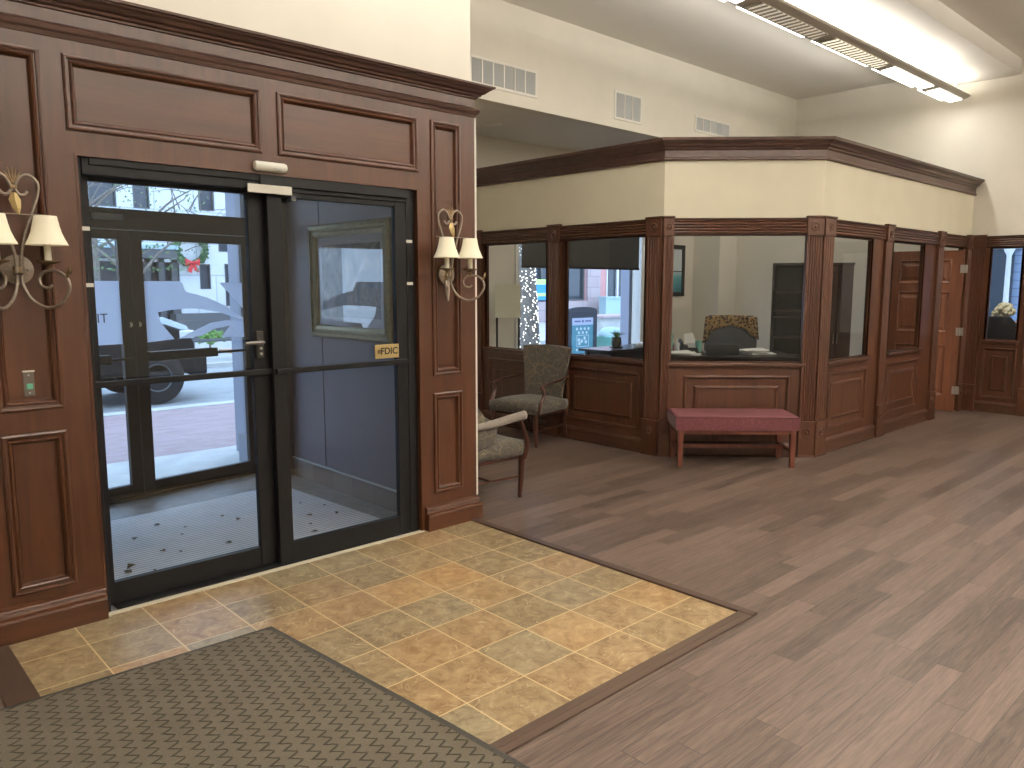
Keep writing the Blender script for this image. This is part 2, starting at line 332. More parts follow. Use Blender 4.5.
# ------------------------------------------------------------------ mesh helpers
class MB:
    def __init__(s): s.b = bmesh.new()
    def box(s, x0, x1, y0, y1, z0, z1):
        vs = [s.b.verts.new((x, y, z)) for x in (x0, x1) for y in (y0, y1) for z in (z0, z1)]
        for f in ((0, 1, 3, 2), (4, 6, 7, 5), (0, 4, 5, 1), (2, 3, 7, 6), (0, 2, 6, 4), (1, 5, 7, 3)):
            s.b.faces.new([vs[i] for i in f])
        return s
    def fbox(s, fr, u0, u1, o0, o1, z0, z1):
        vs = [s.b.verts.new(fr(u, o, z)) for u in (u0, u1) for o in (o0, o1) for z in (z0, z1)]
        for f in ((0, 1, 3, 2), (4, 6, 7, 5), (0, 4, 5, 1), (2, 3, 7, 6), (0, 2, 6, 4), (1, 5, 7, 3)):
            s.b.faces.new([vs[i] for i in f])
        return s
    def quad(s, *p):
        s.b.faces.new([s.b.verts.new(q) for q in p]); return s
    def loft(s, rings, cap=True, closed=True):
        R_ = [[s.b.verts.new(p) for p in r] for r in rings]
        n = len(R_[0])
        for a, b in zip(R_, R_[1:]):
            for i in range(n if closed else n - 1):
                s.b.faces.new((a[i], a[(i + 1) % n], b[(i + 1) % n], b[i]))
        if cap:
            s.b.faces.new(R_[0][::-1]); s.b.faces.new(R_[-1])
        return s
    def lathe(s, prof, c=(0, 0, 0), n=20, axis='z', cap=True):
        def P(r, h, a):
            x, y = r * math.cos(a), r * math.sin(a)
            return {'z': (c[0] + x, c[1] + y, c[2] + h), 'y': (c[0] + x, c[1] + h, c[2] + y), 'x': (c[0] + h, c[1] + x, c[2] + y)}[axis]
        return s.loft([[P(max(r, 1e-4), h, 2 * math.pi * i / n) for i in range(n)] for r, h in prof], cap=cap)
    def tube(s, pts, r, n=8, smooth=True):
        pts = [Vector(p) for p in pts]
        if smooth and len(pts) > 2:
            out = []
            P = [pts[0] * 2 - pts[1]] + pts + [pts[-1] * 2 - pts[-2]]
            for i in range(1, len(P) - 2):
                for k in range(6):
                    t = k / 6
                    out.append(.5 * ((2 * P[i]) + (P[i + 1] - P[i - 1]) * t + (2 * P[i - 1] - 5 * P[i] + 4 * P[i + 1] - P[i + 2]) * t * t + (3 * P[i] - P[i - 1] - 3 * P[i + 1] + P[i + 2]) * t ** 3))
            out.append(pts[-1]); pts = out
        rings = []; m = len(pts); up = None
        for i, p in enumerate(pts):
            d = (pts[min(i + 1, m - 1)] - pts[max(i - 1, 0)]).normalized()
            if up is None:
                up = Vector((0, 0, 1)) if abs(d.z) < .9 else Vector((1, 0, 0))
            up = (up - d * up.dot(d)).normalized(); sd = d.cross(up)
            rr = r(i / (m - 1)) if callable(r) else r
            rings.append([p + (up * math.cos(2 * math.pi * k / n) + sd * math.sin(2 * math.pi * k / n)) * rr for k in range(n)])
        return s.loft(rings)
    def prism(s, poly, vec):
        v = Vector(vec); a = [Vector(p) for p in poly]
        return s.loft([a, [p + v for p in a]])
    def sphere(s, c, r, sc=(1, 1, 1), n=12):
        mtx = Matrix.Translation(c) @ Matrix.Diagonal((r * sc[0], r * sc[1], r * sc[2], 1))
        bmesh.ops.create_uvsphere(s.b, u_segments=n, v_segments=max(6, n * 2 // 3), radius=1, matrix=mtx); return s
    def sweep(s, path, prof, side=1):
        """horizontal sweep of profile [(out, z)] along a 2D polyline with mitred corners"""
        n = len(path); P = [Vector(p) for p in path]; mv = []
        nr = []
        for a, b in zip(P, P[1:]):
            d = (b - a).normalized(); nr.append(Vector((d.y, -d.x)) * side)
        for i in range(n):
            if i == 0: m_ = nr[0]
            elif i == n - 1: m_ = nr[-1]
            else:
                m_ = (nr[i - 1] + nr[i]) / (1 + nr[i - 1].dot(nr[i]))
            mv.append(m_)
        rings = [[(P[i].x + mv[i].x * o, P[i].y + mv[i].y * o, z) for o, z in prof] for i in range(n)]
        return s.loft(rings)
    def build(s, name, mat, parent=None, smooth=False, bevel=0, sub=0, loc=None, kind=None):
        bmesh.ops.recalc_face_normals(s.b, faces=s.b.faces)
        me = bpy.data.meshes.new(name); s.b.to_mesh(me); s.b.free()
        me.materials.append(Mt[mat] if isinstance(mat, str) else mat)
        o = bpy.data.objects.new(name, me); COL.objects.link(o)
        if smooth:
            for p in me.polygons: p.use_smooth = True
            if smooth == 'auto':
                me.set_sharp_from_angle(angle=R(40))
        if bevel:
            b = o.modifiers.new('edge', 'BEVEL'); b.width = bevel; b.segments = 2; b.limit_method = 'ANGLE'; b.angle_limit = R(40)
        if sub:
            q = o.modifiers.new('round', 'SUBSURF'); q.levels = q.render_levels = sub
        if parent: o.parent = parent
        if loc: o.location = loc
        if kind: o['kind'] = kind
        return o
def frame(O, U, Nn):
    O, U, Nn = Vector(O), Vector(U).normalized(), Vector(Nn).normalized()
    def P(u, o, z):
        q = O + U * u + Nn * o
        return Vector((q.x, q.y, z))
    return P
def tag(o, label, cat, group=None, kind=None):
    o['label'] = label; o['category'] = cat
    if group: o['group'] = group
    if kind: o['kind'] = kind
    return o
def thing(name, label, cat, loc=(0, 0, 0), rz=0, group=None):
    o = bpy.data.objects.new(name, None); o.empty_display_size = .1; COL.objects.link(o)
    o.location = loc; o.rotation_euler = (0, 0, rz)
    return tag(o, label, cat, group)
def struct(name, mb, mat, label=None, **kw):
    o = mb.build(name, mat, **kw); o['kind'] = 'structure'
    if label: o['label'] = label
    return o
def copy_tree(o, parent=None):
    c = o.copy(); COL.objects.link(c); c.parent = parent
    for ch in list(o.children): copy_tree(ch, c)
    return c
def rings(mb, fr, u0, u1, z0, z1, prof, fill=True):
    """rectangular moulding: prof = [(inset, out)], then the flat field"""
    def ring(i, o): return [fr(u0 + i, o, z0 + i), fr(u1 - i, o, z0 + i), fr(u1 - i, o, z1 - i), fr(u0 + i, o, z1 - i)]
    mb.loft([ring(i, o) for i, o in prof], cap=False)
    if fill:
        mb.quad(*ring(*prof[-1]))
    return mb
def holed(mb, fr, u0, u1, z0, z1, holes, o0, o1):
    holes = [(max(h[0], u0), min(h[1], u1), h[2], h[3]) for h in holes if h[1] > u0 + 1e-6 and h[0] < u1 - 1e-6]
    us = sorted({u0, u1} | {h[0] for h in holes} | {h[1] for h in holes}); zs = sorted({z0, z1} | {h[2] for h in holes} | {h[3] for h in holes})
    for a, b in zip(us, us[1:]):
        run = None
        for c, d in zip(zs, zs[1:]):
            um, zm = (a + b) / 2, (c + d) / 2
            if any(h[0] < um < h[1] and h[2] < zm < h[3] for h in holes):
                if run: mb.fbox(fr, a, b, o0, o1, *run); run = None
            else: run = (run[0], d) if run else (c, d)
        if run: mb.fbox(fr, a, b, o0, o1, *run)
    return mb
def text_mesh(body, size, name, mat, mtx, parent=None, depth=.002, bold=False):
    cu = bpy.data.curves.new(name, 'FONT'); cu.body = body; cu.size = size; cu.extrude = depth; cu.align_x = 'CENTER'; cu.align_y = 'CENTER'
    if bold: cu.offset = size * .02
    t = bpy.data.objects.new('tmp_text', cu); COL.objects.link(t)
    dg = bpy.context.evaluated_depsgraph_get(); me = bpy.data.meshes.new_from_object(t.evaluated_get(dg))
    bpy.data.objects.remove(t)
    me.transform(mtx); me.materials.clear(); me.materials.append(Mt[mat])
    o = bpy.data.objects.new(name, me); COL.objects.link(o)
    if parent: o.parent = parent
    return o
def upright(p, U, Nn):
    """matrix: text x along U, y up, z along normal"""
    U = Vector(U).normalized(); Nn = Vector(Nn).normalized()
    m = Matrix((U, Vector((0, 0, 1)), Nn)).transposed().to_4x4(); m.translation = Vector(p); return m

# ================================================================== ROOM SHELL
XL, XR, YB, YW, ZC = -5.0, 9.25, -9.0, 3.1, 4.28
fl = MB()
TX0, TX1, TY1 = -1.19, 1.508, -2.087
# wood floor: around the tile
fl.box(XL, XR, YB, TY1 - .0, -.05, 0); fl.box(XL, TX0, TY1, 0, -.05, 0); fl.box(TX1, XR, TY1, 0, -.05, 0); fl.box(1.6, XR, 0, YW, -.05, 0); 
fl.box(XR, 13.0, YB, YW, -.05, 0)
struct('floor', fl, 'floor', 'brown wood plank floor of the lobby')
struct('floor', MB().box(TX0, TX1, TY1, 0, -.05, .001), 'tile', 'tan and ochre square slate tile area at the entrance doors')
# wood border strip round the tile
st = MB()
st.box(TX1, TX1 + .055, TY1 - .075, .0, 0, .012)
struct('trim_1', st, 'edgewoody', 'thin wood border strip along the tile end', bevel=.005)
st = MB(); st.box(TX0 - .1, TX1, TY1 - .075, TY1, 0, .010); st.box(TX0 - .1, TX1, TY1 - .04, TY1 - .035, .01, .012)
struct('trim_2', st, 'edgewood', 'wood border strip between the tile and the planks', bevel=.004)
st = MB(); st.box(TX0 - .115, TX0, TY1, -.05, 0, .008)
struct('trim_3', st, 'edgewoody', 'wood border strip at the tile edge by the panelled wall', bevel=.003)
struct('trim_4', MB().box(-.775, 1.14, -.016, .02, 0, .006), 'grout', 'pale threshold strip under the sliding doors')
c = MB().box(XL, XR, YB, 1.74, ZC, ZC + .1)
struct('ceiling', c, 'ceil')
struct('ceiling', MB().box(1.6, 13, 1.86, 3.3, 3.34, 3.44), 'ceil', 'lower ceiling behind the bulkhead')
struct('ceiling', MB().box(XL, XR, -1.09, -.05, 4.10, ZC), 'ceil', 'dropped ceiling soffit above the hanging light')
struct('wall_back', MB().box(XL, XR + .1, YB - .1, YB, 0, ZC), 'wall')
struct('wall_left', MB().box(XL - .1, XL, YB, .2, 0, ZC), 'wall')
struct('wall_bulkhead', MB().box(1.6, XR, 1.74, 1.86, 3.34, ZC), 'wall', 'painted bulkhead wall with air vents above the office')
# far wall (X = 9.25)
FRf = frame((XR, -.69, 0), (0, -1, 0), (-1, 0, 0))
struct('wall_right', MB().box(XR, XR + .12, YB, YW + .2, 2.2, ZC).box(XR, XR + .12, -.69, YW + .2, 0, 2.2).box(XR, XR + .12, YB, -2.6, 0, 2.2), 'wall')

# ---------------------------------------------------------------- panelled entrance wall (Y = 0)
FE = frame((0, 0, 0), (1, 0, 0), (0, -1, 0))
ZH = 2.195                                    # head of the door opening
OX0, OX1, PX1 = -.775, 1.14, 1.60
holesL = [(-1.15, -.885, .20, .94), (-1.15, -.885, 1.04, 2.62), (-1.72, -1.31, .20, .94), (-1.72, -1.31, 1.04, 2.62), (-2.3, -1.88, .2, .94), (-2.3, -1.88, 1.04, 2.62)]
holesH = [(-.80, .125, 2.29, 2.62), (.215, 1.14, 2.29, 2.62)]
holesR = [(1.235, 1.475, .235, .905), (1.235, 1.475, 1.015, 2.62)]
w = MB()
holed(w, FE, -5, OX0, 0, 2.74, holesL + [(-.80, OX0, 2.29, 2.62)], -.02, 0); holed(w, FE, OX0, OX1, ZH, 2.74, [(OX0, .125, 2.29, 2.62), holesH[1]], -.02, 0)
holed(w, FE, OX1, PX1, 0, 2.74, holesR, -.02, 0)
w.box(-5, OX0, .03, .2, 0, 2.9); w.box(OX0, OX1, .03, .2, ZH, 2.9); w.box(OX1, PX1, .03, .14, 0, 2.9)
w.fbox(FE, -5, PX1, -.03, .004, 2.735, 2.9)
w.box(OX0 - .0, OX0 + .012, -.004, .05, 0, ZH); w.box(OX1 - .012, OX1, -.004, .05, 0, ZH); w.box(OX0, OX1, -.006, .05, ZH - .012, ZH)
ew = struct('wall_entrance', w, 'wz', 'cherry wood panelled wall round the sliding doors')
PROF = [(0, 0), (.002, .010), (.010, .014), (.018, .012), (.020, .004), (.026, .003), (.034, .010), (.040, .006), (.046, -.010), (.05, -.014)]
for hs, mt in ((holesL, 'wz'), (holesH, 'wx'), (holesR, 'wz')):
    for h in hs:
        p_ = MB(); rings(p_, FE, h[0], h[1], h[2], h[3], PROF); p_.build('panel', mt, ew)
# raised field on the lower panels of the piers
bb = MB()
prof_bb = [(0, 0), (.045, 0), (.045, .095), (.052, .10), (.048, .112), (.028, .118), (.022, .135), (.03, .14), (.026, .15), (0, .16)]
bb.sweep([(-5, 0), (OX0, 0)], prof_bb)
struct('baseboard_left', bb, 'wx')
bb = MB(); bb.sweep([(OX1 + .015, 0), (PX1 - .028, 0), (PX1 - .028, 1.0)], prof_bb)
struct('baseboard_right', bb, 'wx', 'wood baseboard of the narrow panelled pier')
# upper mouldings
m_ = MB(); m_.sweep([(-5, 0), (PX1, 0), (PX1, 3.0)], [(0, 2.68), (.006, 2.682), (.012, 2.70), (.022, 2.708), (.028, 2.725), (.020, 2.735), (.006, 2.742), (0, 2.745)])
struct('trim_5', m_, 'crown', 'thin dark moulding under the entrance crown')
CROWN = [(0, 2.795), (.014, 2.797), (.016, 2.806), (.030, 2.812), (.036, 2.822), (.050, 2.828), (.066, 2.842), (.082, 2.852), (.086, 2.858), (.098, 2.860), (.100, 2.872), (0, 2.885)]
m_ = MB(); m_.sweep([(-5, 0), (PX1, 0), (PX1, 3.0)], CROWN)
struct('trim_6', m_, 'crown', 'dark crown moulding over the entrance panelling')
struct('wall_entrance_upper', MB().box(XL, 1.585, .02, .16, 2.88, ZC), 'wall', 'cream painted wall above the entrance crown')
struct('wall_entrance_side', MB().box(1.3, PX1, .14, 2.42, 0, 2.9).box(1.45, 1.585, .14, 3.25, 2.88, ZC), 'wall', 'plain side wall of the entrance bay')
struct('trim_7', MB().box(PX1 - .002, PX1 + .012, -.001, .012, .16, 2.68), 'ventw', 'pale corner bead at the pier edge')

# ================================================================== OFFICE ENCLOSURE
P0, P1, P2, P3 = (4.13, 3.1), (4.13, .32), (5.14, -.69), (9.25, -.69)
s2 = math.sqrt(.5)
FL_ = frame((4.13, .32, 0), (0, 1, 0), (-1, 0, 0))            # left wing: u = Y - .32
FC_ = frame((4.13, .32, 0), (s2, -s2, 0), (-s2, -s2, 0))       # chamfer: u 0..1.428
FR_ = frame((5.14, -.69, 0), (1, 0, 0), (0, -1, 0))            # right wing: u = X - 5.14
FW_ = frame((9.25, -.69, 0), (0, -1, 0), (-1, 0, 0))           # far wall: u = -.69 - Y
ZS, ZG, ZT, ZK = .885, 2.055, 2.205, 2.905
CL = 1.01 * math.sqrt(2)
PB = [(0, 0), (.004, .009), (.012, .012), (.022, .008), (.026, -.012), (.030, -.014)]
RAISED = [(0, 0), (.004, .010), (.012, .013), (.022, .009), (.028, -.008), (.034, -.010), (.095, -.010), (.100, -.004), (.112, .004), (.122, .004), (.126, -.002)]
def office_wing(wname, fr, L, glass_h, panels, label, win_no, doorhole=None, top=ZK):
    holes = list(glass_h) + list(panels) + ([doorhole] if doorhole else [])
    w = MB(); holed(w, fr, 0, L, 0, ZT, holes, -.03, 0)
    holes2 = list(glass_h) + ([doorhole] if doorhole else [])
    holed(w, fr, 0, L, 0, ZT, holes2, -.05, -.03)
    # reveals round the openings
    for h in holes2:
        w.fbox(fr, h[0] - .02, h[0], -.05, 0, h[2], h[3]); w.fbox(fr, h[1], h[1] + .02, -.05, 0, h[2], h[3]); w.fbox(fr, h[0], h[1], -.05, 0, h[3], h[3] + .02)
        if h[2] > 0: w.fbox(fr, h[0], h[1], -.05, 0, h[2] - .02, h[2])
    wl = struct(wname, w, 'oz', label)
    for h in panels:
        q = MB(); rings(q, fr, *h, RAISED); q.build('panel', 'oz', wl)
    for i, h in enumerate(glass_h):
        wi = MB(); rings(wi, fr, h[0], h[1], h[2], h[3], [(0, .002), (0, -.012), (.010, -.012), (.010, -.028), (0, -.028), (0, -.05)], fill=False)
        wo = struct('window_%d' % (win_no + i), wi, 'oz', 'fixed interior glass window of the office')
        MB().fbox(fr, h[0] + .006, h[1] - .006, -.023, -.018, h[2] + .006, h[3] - .006).build('pane', 'glass', wo)
        sl = MB(); sl.fbox(fr, h[0] - .03, h[1] + .03, -.03, .035, h[2] - .035, h[2] - .003); sl.fbox(fr, h[0] - .02, h[1] + .02, 0, .018, h[2] - .05, h[2] - .035)
        sl.build('sill', 'ox', wo, bevel=.006)
    return wl
office_wing('wall_office_left', FL_, 2.78, [(.205, 1.215, ZS, ZG), (1.50, 2.47, ZS, ZG)], [(.24, 1.19, .21, .765), (1.53, 2.44, .21, .765)], 'wood office partition with two windows behind the armchairs', 1)
office_wing('wall_office_front', FC_, CL, [(.09, 1.30, ZS, ZG)], [(.22, 1.20, .21, .765)], 'wood office partition behind the red bench', 3)
office_wing('wall_office_right', FR_, 4.11, [(.23, 1.13, ZS, ZG), (1.66, 2.55, ZS, ZG)], [(.28, 1.15, .21, .765), (1.68, 2.56, .21, .765)], 'wood office partition running to the open door', 4, doorhole=(3.17, 3.82, 0, ZG))
office_wing('wall_far_panelled', FW_, 1.9, [(.24, .575, .92, ZG), (.97, 1.6, .92, ZG)], [(.22, .60, .18, .82), (.95, 1.62, .18, .82)], 'wood panelled far wall with a narrow window', 6)
# cream band above the trim
cr = MB(); cr.sweep([P0, P1, P2, P3], [(0, ZT - .01), (0, ZK - .03), (-.12, ZK - .03), (-.12, ZT - .01)])
struct('wall_office_upper', cr, 'cream', 'cream painted band of the office partition')
# fascia and crown
cr = MB(); cr.sweep([P0, P1, P2, P3], [(0, 2.715), (.020, 2.715), (.026, 2.722), (.026, 2.735), (.014, 2.742), (.014, 2.80), (.028, 2.812), (.034, 2.826), (.048, 2.832), (.060, 2.850), (.082, 2.868), (.088, 2.872), (.10, 2.878), (.104, 2.902), (-.12, 2.905), (-.12, 2.87), (0, 2.87)])
struct('trim_8', cr, 'crown', 'dark crown moulding round the office top')
# reeded band under the cream wall
def reed(n, z0, z1, out, amp=.006):
    p = [(0, z0), (out, z0)]
    for i in range(n):
        a = z0 + (z1 - z0) * (i + .12) / n; b = z0 + (z1 - z0) * (i + .5) / n; c_ = z0 + (z1 - z0) * (i + .88) / n
        p += [(out, a), (out + amp, b), (out, c_), (out - .004, z0 + (z1 - z0) * (i + 1) / n)]
    return p + [(out, z1), (out + .012, z1 + .002), (out + .012, z1 + .012), (0, z1 + .014)]
bd = MB(); bd.sweep([P0, P1, P2, P3], reed(5, 2.065, 2.192, .020))
struct('trim_9', bd, 'ox', 'reeded wood band round the office')
bd = MB(); bd.sweep([(9.25, -.69), (9.25, -2.59)], reed(5, 2.065, 2.192, .020))
struct('trim_10', bd, 'ox', 'reeded wood band on the far wall')
# base boards
PBB = [(0, 0), (.028, 0), (.030, .012), (.020, .016), (.020, .10), (.026, .108), (.018, .125), (.008, .135), (0, .14)]
bd = MB(); bd.sweep([P0, P1, P2, (8.31, -.69)], PBB); bd.sweep([(9.25, -.72), (9.25, -2.59)], PBB)
struct('baseboard_office', bd, 'ox')

tn = [11]
def flute(u0, u1, out, n, depth=.006):
    """cross section of a fluted face"""
    p = [(u0, 0), (u0, out)]; m = .012; w_ = (u1 - u0 - 2 * m) / n
    for i in range(n):
        a = u0 + m + i * w_
        p += [(a + w_ * .12, out), (a + w_ * .3, out - depth), (a + w_ * .7, out - depth), (a + w_ * .88, out)]
    return p + [(u1, out), (u1, 0)]
def pilaster(fr, u0, u1, n=5, rosettes=True, label=None):
    out = .028
    p = MB(); sec = flute(u0, u1, out, n)
    p.loft([[fr(u, o, .33) for u, o in sec], [fr(u, o, 2.06) for u, o in sec]])
    o = struct('trim_%d' % tn[0], p, 'oz', label or 'fluted wood pilaster of the office partition'); tn[0] += 1
    q = MB(); q.fbox(fr, u0 - .006, u1 + .006, 0, out + .014, 0, .325); q.fbox(fr, u0 - .012, u1 + .012, 0, out + .022, .325, .340); q.fbox(fr, u0 - .016, u1 + .016, 0, out + .024, 0, .014)
    q.build('plinth_block', 'oz', o, bevel=.003)
    q = MB(); q.fbox(fr, u0 - .006, u1 + .006, 0, out + .012, 2.045, 2.205); q.fbox(fr, u0 - .012, u1 + .012, 0, out + .02, 2.205, 2.222)
    q.build('corner_block', 'oz', o, bevel=.003)
    for z in (.235, 2.125):
        cu = (u0 + u1) / 2; r0 = min(.042, (u1 - u0) * .38)
        rr = MB(); o0 = out + (.014 if z < 1 else .012)
        def circ(r, oo): return [fr(cu + r * math.cos(2 * math.pi * k / 20), oo, z + r * math.sin(2 * math.pi * k / 20)) for k in range(20)]
        rr.loft([circ(r0, o0), circ(r0 * .9, o0 + .006), circ(r0 * .7, o0 + .006), circ(r0 * .6, o0 + .001), circ(r0 * .42, o0 + .001), circ(r0 * .3, o0 + .008), circ(r0 * .05, o0 + .010)], cap=False)
        rr.build('rosette', 'oz', o, smooth='auto')
    return o
pilaster(FL_, .0, .165, 5); pilaster(FC_, .0, .085, 4)
pilaster(FC_, CL - .135, CL, 5); pilaster(FR_, 0, .20, 4)
pilaster(FL_, 1.28, 1.44, 5)
pilaster(FL_, 2.53, 2.70, 5)
pilaster(FR_, 1.40, 1.56, 5); pilaster(FR_, 2.92, 3.08, 5)
pilaster(FR_, 3.93, 4.10, 5)
pilaster(FW_, .03, .17, 4); pilaster(FW_, .66, .84, 4)

# office inner walls, windows to the street
W0, W1 = 4.93, 7.42
wb_ = MB(); FBk = frame((1.6, YW, 0), (1, 0, 0), (0, -1, 0))
holed(wb_, FBk, 0, 13 - 1.6, 0, 3.4, [(W0 - 1.6, W1 - 1.6, .62, 2.45)], -.15, 0)
struct('wall_street', wb_, 'wall', 'beige painted wall with the street window')
wf = MB()
for x0, x1 in ((W0 - .05, W0 + .01), (W1 - .01, W1 + .10)): wf.box(x0, x1, YW - .02, YW + .12, .60, 2.5)
wf.box(W0, W1, YW - .06, YW + .12, .58, .64); wf.box(W0, W1, YW - .01, YW + .12, 2.42, 2.5)
wf_ = struct('window_8', wf, 'winw', 'street window of the office')
MB().box(W0, W1, YW + .05, YW + .056, .62, 2.45).build('pane', 'glass', wf_)
struct('trim_25', MB().box(7.41, 7.68, YW + .20, YW + .36, 0, 3.0), 'greyc', 'grey blue outside column by the street window')
struct('wall_chase', MB().box(8.755, 9.25, 2.628, 3.1, 0, 3.34), 'wall', 'boxed column in the office corner')
# blinds (roller blinds)
for i, (a, b) in enumerate(((W0 + .02, 5.868), (5.870, 7.30))):
    bl = MB(); bl.box(a, b, YW - .055, YW - .05, 1.84, 2.46); rt = thing('roller_blind', ('dark roller blind over the street window pane beside the lit tree trunk', 'wide dark roller blind over the street window near the desk plant')[i], 'blind', (0, 0, 0), group='office roller blinds')
    bl.build('fabric', 'blind', rt); MB().box(a, b, YW - .065, YW - .04, 1.815, 1.845).build('bottom_bar', 'black', rt)
    MB().lathe([(.03, 0), (.03, b - a)], (a, YW - .055, 2.47), 12, 'x').build('roller', 'blind', rt)

# office door (hinged at the right jamb, swung into the office)
dr = thing('door_1', 'open wooden office door seen edge-on', 'door', (8.95, -.72, 0), R(101)); dr['kind'] = 'structure'
d_ = MB(); FD = frame((0, 0, 0), (1, 0, 0), (0, 1, 0))
holed(d_, FD, 0, .86, .01, 2.03, [(.13, .73, .2, .85), (.13, .73, 1.0, 1.52), (.13, .73, 1.62, 1.92)], -.022, .022)
for h in ((.13, .73, .2, .85), (.13, .73, 1.0, 1.52), (.13, .73, 1.62, 1.92)):
    for sg in (1, -1):
        rings(d_, lambda u, o, z, sg=sg: FD(u, o * sg, z), *h, [(0, .022), (.01, .026), (.03, .010), (.05, .010), (.08, .018)])
d_.build('leaf', 'door_w', dr)
for z in (.28, 1.02, 1.80):
    MB().box(-.045, .035, .022, .028, z - .05, z + .05).lathe([(.008, -.05), (.008, .05)], (-.004, .032, z), 8).build('hinge', 'steel', dr)

# ================================================================== VESTIBULE
struct('floor', MB().box(-1.9, 1.3, .02, 2.32, -.05, -.001), 'vtile', 'dark tile floor of the vestibule')
fdir = Vector((.9893, .1458, 0)); fn = Vector((.1458, -.9893, 0))
FF = frame((-.164, 2.086, 0), fdir, fn)         # storefront frame, u along the outer doors
struct('wall_vestibule', MB().box(1.27, 1.3, .14, 2.0, .15, 2.6), 'navy', 'slate blue vestibule side wall')
wv = MB().box(1.255, 1.272, .14, 2.0, .0, .15)
struct('baseboard_vestibule', wv, 'bbtile')
struct('trim_26', MB().box(1.25, 1.272, .14, 2.0, .148, .156), 'vent', 'metal strip on the vestibule baseboard')
for y in (.44, 1.47):
    struct('trim_27', MB().box(1.266, 1.2702, y - .004, y + .004, .156, 2.6), 'dkbrown', 'vertical joint in the vestibule wall')
struct('wall_vestibule_return', MB().box(1.14, 1.3, 2.0, 2.42, 0, 2.6), 'dkbrown', 'dark return beside the outer doors')
struct('ceiling', MB().box(-1.9, 1.3, .1, 2.5, 2.6, 2.75), 'dkbrown', 'dark ceiling of the vestibule')
struct('wall_vestibule_left', MB().box(-2.0, -1.9, .1, 2.4, 0, 2.75), 'navy')
# ribbed entrance grille
g = MB(); g.prism([(-1.7, .18, -.001), (1.09, .18, -.001), (1.0, 1.72, -.001), (-1.7, 1.50, -.001)], (0, 0, .008))
tag(g.build('entrance_grille', 'rib'), 'grey ribbed walk-off mat on the vestibule floor', 'mat')
lf = MB(); lf.quad((-.02, -.01, 0), (.0, -.016, .008), (.024, 0, .002), (0, .016, .010))
leaf0 = lf.build('fallen_leaf', 'leaf')
spots = [(.30, 1.20), (.35, 1.05), (-.10, 1.30), (-.05, .98), (.02, 1.12), (.55, .95), (-.25, .75), (-.18, .66), (.45, .50), (.10, .62), (-.48, .60), (-.52, .52), (-.40, .44), (.80, 1.30), (.86, 1.12), (.75, .80), (.92, .72), (.66, .62), (.60, .45), (.96, .95), (.20, .38), (-.3, 1.1), (.7, 1.4), (.5, .74)]
for i, (x, y) in enumerate(spots):
    o = leaf0 if i == 0 else leaf0.copy()
    if i: COL.objects.link(o)
    s_ = random.uniform(.6, 1.5); o.location = (x, y, .009); o.rotation_euler = (0, 0, random.uniform(0, 6)); o.scale = (s_, s_, s_)
    tag(o, 'small dry leaf fragment lying on the ribbed vestibule mat', 'leaf', 'leaf litter on the vestibule mat')

# outer storefront doors
sf = MB()
sf.fbox(FF, -1.6, 1.44, -.10, .04, 2.0, 2.145); sf.fbox(FF, -1.6, 1.44, -.10, .04, 2.35, 2.62)
sf.fbox(FF, 1.24, 1.44, -.10, .04, 0, 2.62); sf.fbox(FF, -.80, -.72, -.10, .04, 0, 2.62); sf.fbox(FF, -1.6, 1.44, -.08, .02, -.01, .02)
sfo = struct('window_9', sf, 'black', 'dark metal storefront frame of the outer doors')
MB().fbox(FF, -.72, 1.24, -.03, -.024, 2.14, 2.36).build('transom_pane', 'glass', sfo)
sf = MB(); sf.fbox(FF, -.02, .19, .04, .075, 2.06, 2.105); sf.build('door_closer', 'greyc', sfo, bevel=.005)
struct('wall_storefront', MB().fbox(FF, -3.5, -.8, -.1, .04, 0, 2.7).fbox(FF, -3.5, 2.3, -.3, -.1, 2.62, 4.3), 'dkbrown', 'dark wall beside the outer doors')
def outer_leaf(u0, u1, hinge_left, lab):
    t = thing('door_2' if hinge_left else 'door_3', lab, 'door'); t['kind'] = 'structure'
    f = MB(); s_ = .075
    holed(f, FF, u0, u1, .012, 1.995, [(u0 + (.07 if hinge_left else .085), u1 - (.085 if hinge_left else .07), .11, 1.93)], -.045, .0)
    f.build('frame', 'black', t, bevel=.003)
    a, b = u0 + (.07 if hinge_left else .085), u1 - (.085 if hinge_left else .07)
    MB().fbox(FF, a, b, -.025, -.019, .10, 1.94).build('pane', 'glass', t)
    # push bar
    p = MB()
    if hinge_left: p.fbox(FF, a - .02, b - .12, .01, .07, 1.03, 1.10); p.fbox(FF, b - .14, b + .04, .03, .05, 1.05, 1.07)
    else: p.fbox(FF, a - .02, a + .53, .01, .075, 1.035, 1.105); p.fbox(FF, a + .5, b + .03, .03, .05, 1.055, 1.075)
    p.build('push_bar', 'black', t, bevel=.006)
    p = MB(); p.lathe([(.001, 0), (.02, 0), (.02, .012), (.012, .016)], tuple(FF(u1 - .03 if hinge_left else u0 + .03, .0, 1.31)), 14, 'y'); p.build('lock_cylinder', 'steel', t)
    return t, a, b
oL, la, lb = outer_leaf(-.72, .255, True, 'outer glass entrance door leaf with frosted band')
oR, ra, rb_ = outer_leaf(.262, 1.24, False, 'outer glass entrance door leaf nearest the blue wall')
MB().fbox(FF, la, lb, -.0165, -.0145, 1.17, 1.63).build('frosted_band', 'frost', oL)
text_mesh('IT', .095, 'lettering', 'ink', upright(FF(.035, -.012, 1.36), fdir, fn), oL, .0005)
